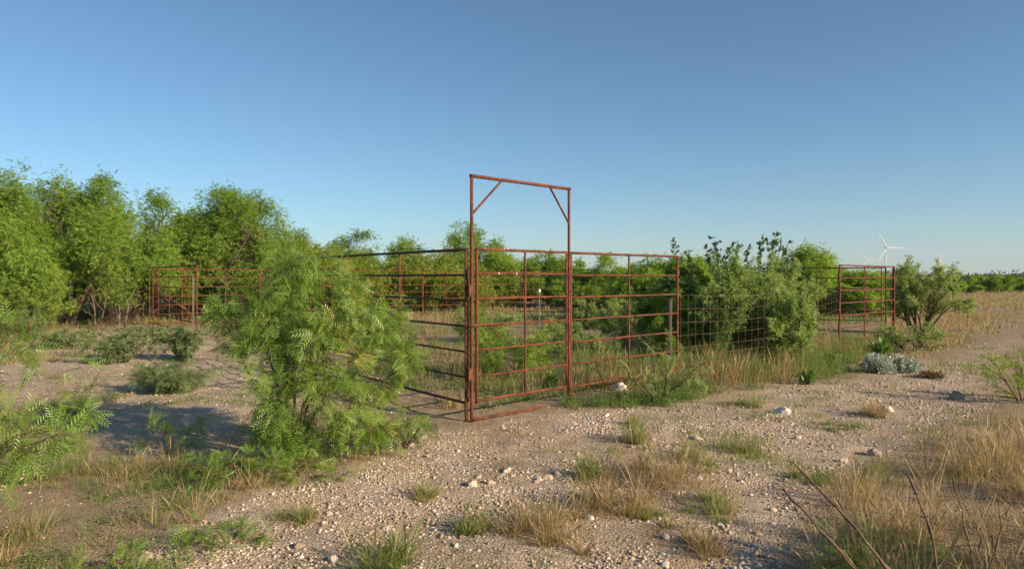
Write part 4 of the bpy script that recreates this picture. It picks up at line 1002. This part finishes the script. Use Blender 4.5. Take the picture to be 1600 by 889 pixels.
# ------------------------------------------------------------------ PIPE WORK
def pipe_mesh(name, pts, r, mat, S=12, cap=True, wob=0, seed=0, square=False):
    P_ = np.array(pts, float)
    if len(P_) == 2:
        k = np.linspace(0, 1, 7)[:, None]; P_ = P_[:1] * (1 - k) + P_[1:] * k
    if wob:
        rr = np.random.default_rng(seed); P_[1:-1] += rr.normal(0, wob, P_[1:-1].shape)
    v, f = tubes(P_[None], np.full((1, len(P_)), r), S)
    Fs = [f]
    if cap:
        n = len(v); Fs.append(np.array([list(range(S))[::-1], list(range(n - S, n))]))
    return mesh_from(name, v, Fs, mat, smooth=False) if S < 8 else _sm(mesh_from(name, v, Fs, mat), len(f))
def _sm(me, nf):
    s = np.zeros(len(me.polygons), bool); s[:nf] = True; me.polygons.foreach_set('use_smooth', s); return me
def box_mesh(name, cx, cy, cz, sx, sy, sz, mat, bev=.002):
    import bmesh
    bm = bmesh.new(); bmesh.ops.create_cube(bm, size=1)
    for v in bm.verts: v.co = Vector((cx + v.co.x * sx, cy + v.co.y * sy, cz + v.co.z * sz))
    if bev: bmesh.ops.bevel(bm, geom=list(bm.edges), offset=bev, segments=1, affect='EDGES')
    me = bpy.data.meshes.new(name); bm.to_mesh(me); bm.free(); me.materials.append(mat); return me

TOPH = 1.785; BOT = .187; NR = 7
RH = [TOPH - (TOPH - BOT) * i / (NR - 1) for i in range(NR)]
R_TOP, R_RAIL, R_POST = .0155, .0115, .0165

def pipe_panel(name, label, cat, a, b, ups, group, legs=True, z=None, rails=RH, mat='rust', top=TOPH, seed=0, postr=R_POST, skip_bottom=False, dz=0.0, endl=.0, rail_r=None, hinge=None, rail_mat=None):
    """panel from a=(x,y) to b; local x axis along the panel"""
    a = np.array(a); b = np.array(b); L = float(np.linalg.norm(b - a)); rz = math.atan2(b[1] - a[1], b[0] - a[0])
    zz = (gz(*a) + gz(*b)) / 2 if z is None else z
    t = thing(name, label, cat, (a[0], a[1], zz + dz), rz, group)
    m = M[mat]; rr = rail_r or R_RAIL
    for i, h in enumerate(rails):
        if skip_bottom and i == len(rails) - 1: continue
        r = R_TOP if i in (0, len(rails) - 1) else rr
        x0 = -.015 if i == 0 else 0.0; x1 = L + .015 if i == 0 else L
        o = obj('rail', pipe_mesh('rail', [(x0, 0, h), (x1, 0, h)], r, M[rail_mat] if rail_mat else m, 12, wob=.0018, seed=seed * 31 + i), t)
    for u in (0.0, L):
        obj('post', pipe_mesh('post', [(u, -.001, (-.1 if legs else BOT - .02)), (u, -.001, top - R_TOP * .5)], postr, m, 12), t)
    for u in ups:
        obj('upright', pipe_mesh('upright', [(u, -.002, rails[-1]), (u, -.002, top - .002)], rr * 1.08, m, 12), t)
    return t

FD = np.array([.73, .68]); FD = FD / np.linalg.norm(FD)          # direction of the front line
p1 = np.array([(737 - 800) / FP * 7.07, 7.07])
p2 = p1 + FD * 1.5
p3 = p2 + FD * 2.28
GP = 'pipe panels of the stock pens'
# gate frame
fz = gz(*p1); rz = math.atan2(FD[1], FD[0])
fr = thing('gate_frame', 'tall rust red pipe gate frame with braced corners, standing at the pen corner', 'gate frame', (p1[0], p1[1], 0), rz)
FH = 2.55
obj('post', pipe_mesh('post', [(0, 0, -.15), (0, 0, FH)], .0175, M['rust'], 14), fr)
obj('post', pipe_mesh('post', [(1.5, 0, -.15), (1.5, 0, FH - .005)], .0165, M['rust'], 14), fr)
obj('header', pipe_mesh('header', [(-.02, 0, FH), (1.52, 0, FH - .005)], .0185, M['rust'], 14), fr)
obj('brace', pipe_mesh('brace', [(0.0, -.002, FH - .40), (.42, -.002, FH - .01)], .012, M['rust'], 12), fr)
obj('brace', pipe_mesh('brace', [(1.5, -.002, FH - .42), (1.17, -.002, FH - .012)], .012, M['rust'], 12), fr)
obj('sill', pipe_mesh('sill', [(0.0, -.02, .02), (1.05, -.02, .012)], .0165, M['rust'], 12), fr)
bxm = box_mesh('bracket', -.03, 0, 1.36 + .0, .035, .03, .12, M['rust']); obj('latch_bracket', bxm, fr)
obj('latch_bracket', box_mesh('bracket', -.03, 0, .49, .035, .03, .12, M['rust']), fr)
# gate
gt = thing('pen_gate', 'rust red seven rail pipe gate closed inside the tall frame', 'gate', (p1[0] + FD[0] * .065, p1[1] + FD[1] * .065, 0), rz)
GL_ = 1.385
grails = [1.79, 1.535, 1.27, .99, .735, .46, .205]
for i, h in enumerate(grails):
    r = .0155 if i in (0, 6) else .0118
    h2 = h
    obj('rail', pipe_mesh('rail', [(-.005 if i == 0 else 0, -.004, h), (GL_, -.004, h2)], r, M['rust'], 12, wob=.0015, seed=i), gt)
obj('post', pipe_mesh('post', [(0, -.004, .175), (0, -.004, 1.785)], .0165, M['rust'], 12), gt)
obj('post', pipe_mesh('post', [(GL_, -.006, .19), (GL_, -.006, 1.785)], .0135, M['rust'], 12), gt)
obj('upright', pipe_mesh('upright', [(.70, -.009, .2), (.70, -.009, 1.785)], .0125, M['rust'], 12), gt)
lr = obj('latch_rod', pipe_mesh('latch_rod', [(-.14, -.03, .995), (.36, -.03, 1.0)], .0125, M['rust'], 12), gt)
obj('handle', pipe_mesh('handle', [(.155, -.035, .99), (.29, -.05, .83)], .0085, M['rust'], 8), lr)
for u in (.06, .26): obj('collar', pipe_mesh('collar', [(u, -.03, .995), (u + .035, -.03, .995)], .0165, M['rust'], 12), gt)
for u, h in ((.10, 1.80), (.38, 1.80), (.43, 1.80), (.30, 1.541), (.56, 1.541), (1.02, 1.80), (1.06, 1.80)):
    obj('paint_chip', pipe_mesh('paint_chip', [(u, -.004, h - .0045 if h > 1.7 else h - .0055), (u + .014, -.004, h - .0045 if h > 1.7 else h - .0055)], .0142 if h > 1.7 else .0121, M['chip'], 9), gt)
for u in ((1.44),):
    for h in (1.5, .5): obj('hinge', pipe_mesh('hinge', [(u, -.006, h - .03), (u, -.006, h + .03)], .014, M['rust'], 10), gt)
# fixed front panel
fp = pipe_panel('pipe_panel', 'lit rust red pipe panel directly right of the gate frame', 'fence panel', p2 + FD * .03, p3, [1.13], GP, z=0, seed=3)
for h in (1.56, .42): obj('lug', box_mesh('lug', 2.25 + .028, 0, h, .03, .014, .07, M['rust']), fp)
# left line
LD = np.array([-.62, .785]); LD = LD / np.linalg.norm(LD)
q0 = np.array([(728 - 800) / FP * 7.07, 7.09]); LL = 5.47
left_labels = ['shaded pipe panel running back from the gate frame behind the big shrub', 'middle pipe panel of the left side line, mostly hidden by the big shrub',
               'last pipe panel of the left side line, reaching the far left corner']
for i in (0, 2):
    a = q0 + LD * (LL * i + .02 * i); b = a + LD * (LL - .03)
    z = gz(*((a + b) / 2)) if i else 0.0
    pn = pipe_panel('pipe_panel', left_labels[i], 'fence panel', a, b, [1.42, 2.85, 4.2], GP, z=z - .0, seed=10 + i, rail_mat='rust_dark_shade')  # shade painted into the rails' colour; posts keep the plain rust
    if i == 0:
        for h, hh in ((1.42, .17), (.40, .2)):
            obj('hinge_pin', pipe_mesh('hinge_pin', [(-.028, -.01, h - hh), (-.028, -.01, h + hh)], .011, M['rust_dark_shade'], 8), pn)
        for h in (1.53, 1.30, .51, .29): obj('lug', box_mesh('lug', -.02, 0, h, .045, .016, .09, M['rust_dark_shade']), pn)
        # hanging chain between panel and frame
        Vs, Fs, o = [], [], 0
        for k in range(22):
            c = np.array([-.03, -.012, 1.26 - k * .034]); th = np.linspace(0, 2 * PI, 9)[:-1]
            ax = 0 if k % 2 else 1
            lp = np.stack([np.cos(th) * .009 * (ax == 0), np.cos(th) * .009 * (ax == 1), np.sin(th) * .022], -1) + c
            lp = np.concatenate([lp, lp[:1]]); v, f = tubes(lp[None], np.full((1, 9), .0042), 5); Vs.append(v); Fs.append(f + o); o += len(v)
        obj('chain', mesh_from('chain', np.concatenate(Vs), [np.concatenate(Fs)], M['rust_dark_shade'], smooth=True), pn)
LE_ = q0 + LD * (LL * 3)
# back wall, lit
a = LE_ + np.array([.05, .1])
back_labels = ['first lit back wall panel at the far left corner of the pens', 'second back wall panel, seen past the edge of the big shrub', 'third back wall panel behind the left side line', 'fourth back wall panel seen through the left pipe panel', 'fifth back wall panel seen through the gate']
BL_ = 3.2
for i in range(5):
    b = a + FD * BL_; z = gz(*((a + b) / 2)) - .04
    pipe_panel('pipe_panel', back_labels[i], 'fence panel', a, b, [BL_ * .36, BL_ * .7] if i else [1.0, 2.1], GP, z=z, seed=20 + i, rail_r=.0125)
    a = a + FD * (BL_ + .04)
# dark inner panel
a = np.array([13 / FP * 26.6, 26.6]); b = np.array([125 / FP * 25.2, 25.2])
pipe_panel('pipe_panel', 'dark inner pipe panel seen through the gate, beside the white capped post', 'fence panel', a, b, [.9, 1.9], GP, z=-.03, mat='rust_dark_shade', seed=31, rail_r=.014)
# right pen
r1 = np.array([512 / FP * 14.3, 14.3]); r2 = np.array([597 / FP * 16.4, 16.4])
Lr = float(np.linalg.norm(r2 - r1))
pg = pipe_panel('pipe_panel', 'lit far right pipe gate standing at the edge of the dry field', 'gate', r1, r2, [Lr * .42, Lr * .74], GP, z=-.045, seed=41, rail_r=.0135, postr=.02)
for h in (1.5, .9, .45): obj('hinge', pipe_mesh('hinge', [(-.035, 0, h - .12), (-.035, 0, h + .12)], .02, M['rust_dark_shade'], 10), pg)
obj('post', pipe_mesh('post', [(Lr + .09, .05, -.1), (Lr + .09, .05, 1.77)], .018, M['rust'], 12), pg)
pipe_panel('pipe_panel', 'dark pipe panel running left behind the far right gate', 'fence panel', (5.5, 18.6), (9.35, 17.0), [1.3, 2.6], GP, z=-.06, mat='rust_dark_shade', seed=42, rail_r=.0135)

# ------------------------------------------------------------------ wire fence (cattle panels)
def wire_panel(label, a, b, top, rows, step, z, sag=.03, seed=0, r=.0026, group='welded wire panels'):
    a = np.array(a); b = np.array(b); L = float(np.linalg.norm(b - a)); rng = np.random.default_rng(seed)
    t = thing('wire_panel', label, 'wire fence', (a[0], a[1], z), math.atan2(b[1] - a[1], b[0] - a[0]), group)
    K = 24; u = np.linspace(0, L, K); base = -sag * np.sin(u / L * PI) + .012 * np.sin(u * 2.1 + seed)
    yo = .03 * np.sin(u * 1.3 + seed)
    P_ = np.array([np.stack([u, yo, h + base * (h / top)], -1) for h in rows])
    v, f = tubes(P_, np.full(P_.shape[:2], r), 5); obj('line_wires', mesh_from('line_wires', v, [f], M['wire'], smooth=True), t)
    n = int(L / step); us = (np.arange(n) + .5) * step
    P_ = np.array([[(q, np.interp(q, u, yo) + r * 2, h + np.interp(q, u, base) * (h / top)) for h in (.0, top * .5, top)] for q in us])
    v, f = tubes(P_, np.full(P_.shape[:2], r), 5); obj('stay_wires', mesh_from('stay_wires', v, [f], M['wire'], smooth=True), t)
    return t
rows = [1.225, 1.03, .835, .65, .48, .34, .22, .12]
c0 = p3 + FD * .03
wire_panel('rusty welded wire panel between the pipe panel and the bush', c0, c0 + FD * 3.3, 1.225, rows, .2, 0, .02, 1)
wire_panel('rusty welded wire panel between the bush and the far right gate', c0 + FD * 3.35, r1 - FD * .06, 1.225, rows, .2, -.03, .07, 2)
wire_panel('thin far wire panel seen through the fixed pipe panel', (3.0, 25.0), (7.2, 24.4), 1.2, rows, .3, -.05, .02, 3, .005)

def tpost(px, D, top, label, mat, cap=False, z0=0, h=None):
    x, y = ppos(px, D); zb = gz(x, y); h = topz(top, D) - zb
    t = thing('fence_post', label, 'fence post', (x, y, zb), .5)
    obj('web', box_mesh('web', 0, 0, h / 2 - .05, .034, .006, h + .1, M[mat], 0), t)
    obj('flange', box_mesh('flange', 0, .018, h / 2 - .05, .006, .03, h + .1, M[mat], 0), t)
    if cap: obj('insulator_cap', box_mesh('cap', 0, .008, h + .03, .06, .055, .09, M['white'], .01), t)
tpost(843, 19.6, 456, 'green steel post with a white cap standing inside the pen', 'tpost', True)
tpost(302, 15.2, 431, 'faded steel post beside the left side line of panels', 'tpost_grey')
tpost(1215, 12.0, 457, 'rusty steel post in the middle of the bush at the wire fence', 'rust_dark_shade')
# old wooden post by the panel end
x, y = ppos(1046, 9.95)
wp = obj('wooden_post', pipe_mesh('wooden_post', [(0, 0, -.1), (.004, 0, .4), (.0, .004, .8), (.008, 0, 1.16)], .036, M['wood_grey'], 10), loc=(x, y, gz(x, y))); tag(wp, 'short weathered wooden post behind the end of the fixed panel', 'fence post')

# ------------------------------------------------------------------ wind turbines
def turbine(px, hub, D, ang, label, yaw=.0):
    x, y = ppos(px, D); H = topz(hub, D); R = 49
    t = thing('wind_turbine', label, 'wind turbine', (x, y, 0), yaw, 'white wind turbines on the horizon')
    v, f = tubes(np.array([[(0, 3, -1), (0, 3, H * .5), (0, 3, H - 1.6)]], float), np.array([[2.2, 1.8, 1.4]]), 20); obj('tower', mesh_from('tower', v, [f], M['turbine'], smooth=True), t)
    obj('nacelle', box_mesh('nacelle', 0, 3.2, H, 3.4, 9, 3.4, M['turbine'], .6), t)
    v, f = tubes(np.array([[(0, -1.2, H), (0, -2.2, H), (0, -3.2, H), (0, -3.8, H)]], float), np.array([[1.7, 1.7, 1.2, .2]]), 16)
    hb = obj('hub', mesh_from('hub', v, [f], M['turbine'], smooth=True), t)
    for k in range(3):
        a_ = math.radians(ang + 120 * k); d = np.array([math.cos(a_), 0, math.sin(a_)]); s = np.array([-math.sin(a_), 0, math.cos(a_)])
        Vb = []
        for u, ch in ((0, 2.0), (.04, 2.2), (.2, 4.4), (.5, 3.2), (.8, 2.0), (.97, 1.0), (1, .3)):
            c = np.array([0, -2.2, H]) + d * u * R + np.array([0, -1.2 * u * u, 0]); tw = .35 * (1 - u)
            for th in np.linspace(0, 2 * PI, 9)[:-1]:
                e = math.cos(th) * ch / 2 + ch * .12; n = math.sin(th) * ch * (.12 if u > .1 else .45)
                Vb.append(c + s * (e * math.cos(tw) - n * math.sin(tw)) + np.array([0, e * math.sin(tw) + n * math.cos(tw), 0]))
        q = [[r * 8 + j, r * 8 + (j + 1) % 8, (r + 1) * 8 + (j + 1) % 8, (r + 1) * 8 + j] for r in range(6) for j in range(8)]
        obj('blade', mesh_from('blade', np.array(Vb), [np.array(q), np.array([list(range(48, 56))])], M['turbine'], smooth=True), t)
turbine(1384.5, 387, 1850, 118, 'nearest and tallest white wind turbine above the far right gate')
turbine(1353.5, 407, 3100, 122, 'faint wind turbine to the left of the tallest one')
turbine(1468, 402, 2700, 152, 'white wind turbine showing over the wispy shrub, right of the tallest one')

# ------------------------------------------------------------------ light, sky, camera
SUN_AZ = math.atan2(-.52, .85)     # direction towards the sun in the xy plane
SUN_EL = math.radians(22)
sd = Vector((math.cos(SUN_AZ) * math.cos(SUN_EL), math.sin(SUN_AZ) * math.cos(SUN_EL), math.sin(SUN_EL)))
sl = bpy.data.lights.new('sun', 'SUN'); sl.energy = 5.0; sl.angle = math.radians(.6); sl.color = (1, .81, .60)
so = bpy.data.objects.new('sun', sl); COL.objects.link(so); so.rotation_euler = sd.to_track_quat('Z', 'Y').to_euler(); so.location = (20, -4, 12)
w = bpy.data.worlds.new('World'); scene.world = w; w.use_nodes = True
nt = w.node_tree; bg = nt.nodes['Background']
sky = nt.nodes.new('ShaderNodeTexSky'); sky.sky_type = 'NISHITA'; sky.sun_disc = False
sky.sun_elevation = SUN_EL; sky.sun_rotation = PI / 2 - SUN_AZ
sky.altitude = 300; sky.air_density = .9; sky.dust_density = .3; sky.ozone_density = 3.0
tn = nt.nodes.new('ShaderNodeMix'); tn.data_type = 'RGBA'; tn.blend_type = 'MULTIPLY'; tn.inputs[0].default_value = 1
nt.links.new(sky.outputs[0], tn.inputs[6]); tn.inputs[7].default_value = (.755, .97, 1.01, 1)
nt.links.new(tn.outputs[2], bg.inputs[0]); bg.inputs[1].default_value = .080

hm, hnt, hnd, hlk = mat_new('air_haze')
pv = hnd.new('ShaderNodeVolumePrincipled'); pv.inputs['Color'].default_value = (.78, .86, .95, 1); pv.inputs['Density'].default_value = .00016
ho = hnd.new('ShaderNodeOutputMaterial'); hlk.new(pv.outputs[0], ho.inputs['Volume'])
hz = obj('haze', box_mesh('haze', 0, 1700, 79, 9000, 5000, 162, hm, 0)); tag(hz, kind='stuff')
cam = bpy.data.cameras.new('camera'); cam.sensor_width = 36; cam.lens = 36 * FP / 1600; cam.shift_y = -(444.5 - HOR) / 1600
cam.clip_start = .05; cam.clip_end = 20000
co = bpy.data.objects.new('camera', cam); COL.objects.link(co); co.location = (0, 0, CAMH); co.rotation_euler = (PI / 2, 0, 0)
scene.camera = co
scene.view_settings.view_transform = 'Standard'; scene.view_settings.look = 'None'; scene.view_settings.exposure = .68; scene.view_settings.gamma = 1
scene.cycles.max_bounces = 8; scene.cycles.transparent_max_bounces = 8
scene.render.resolution_x = 1024; scene.render.resolution_y = 568
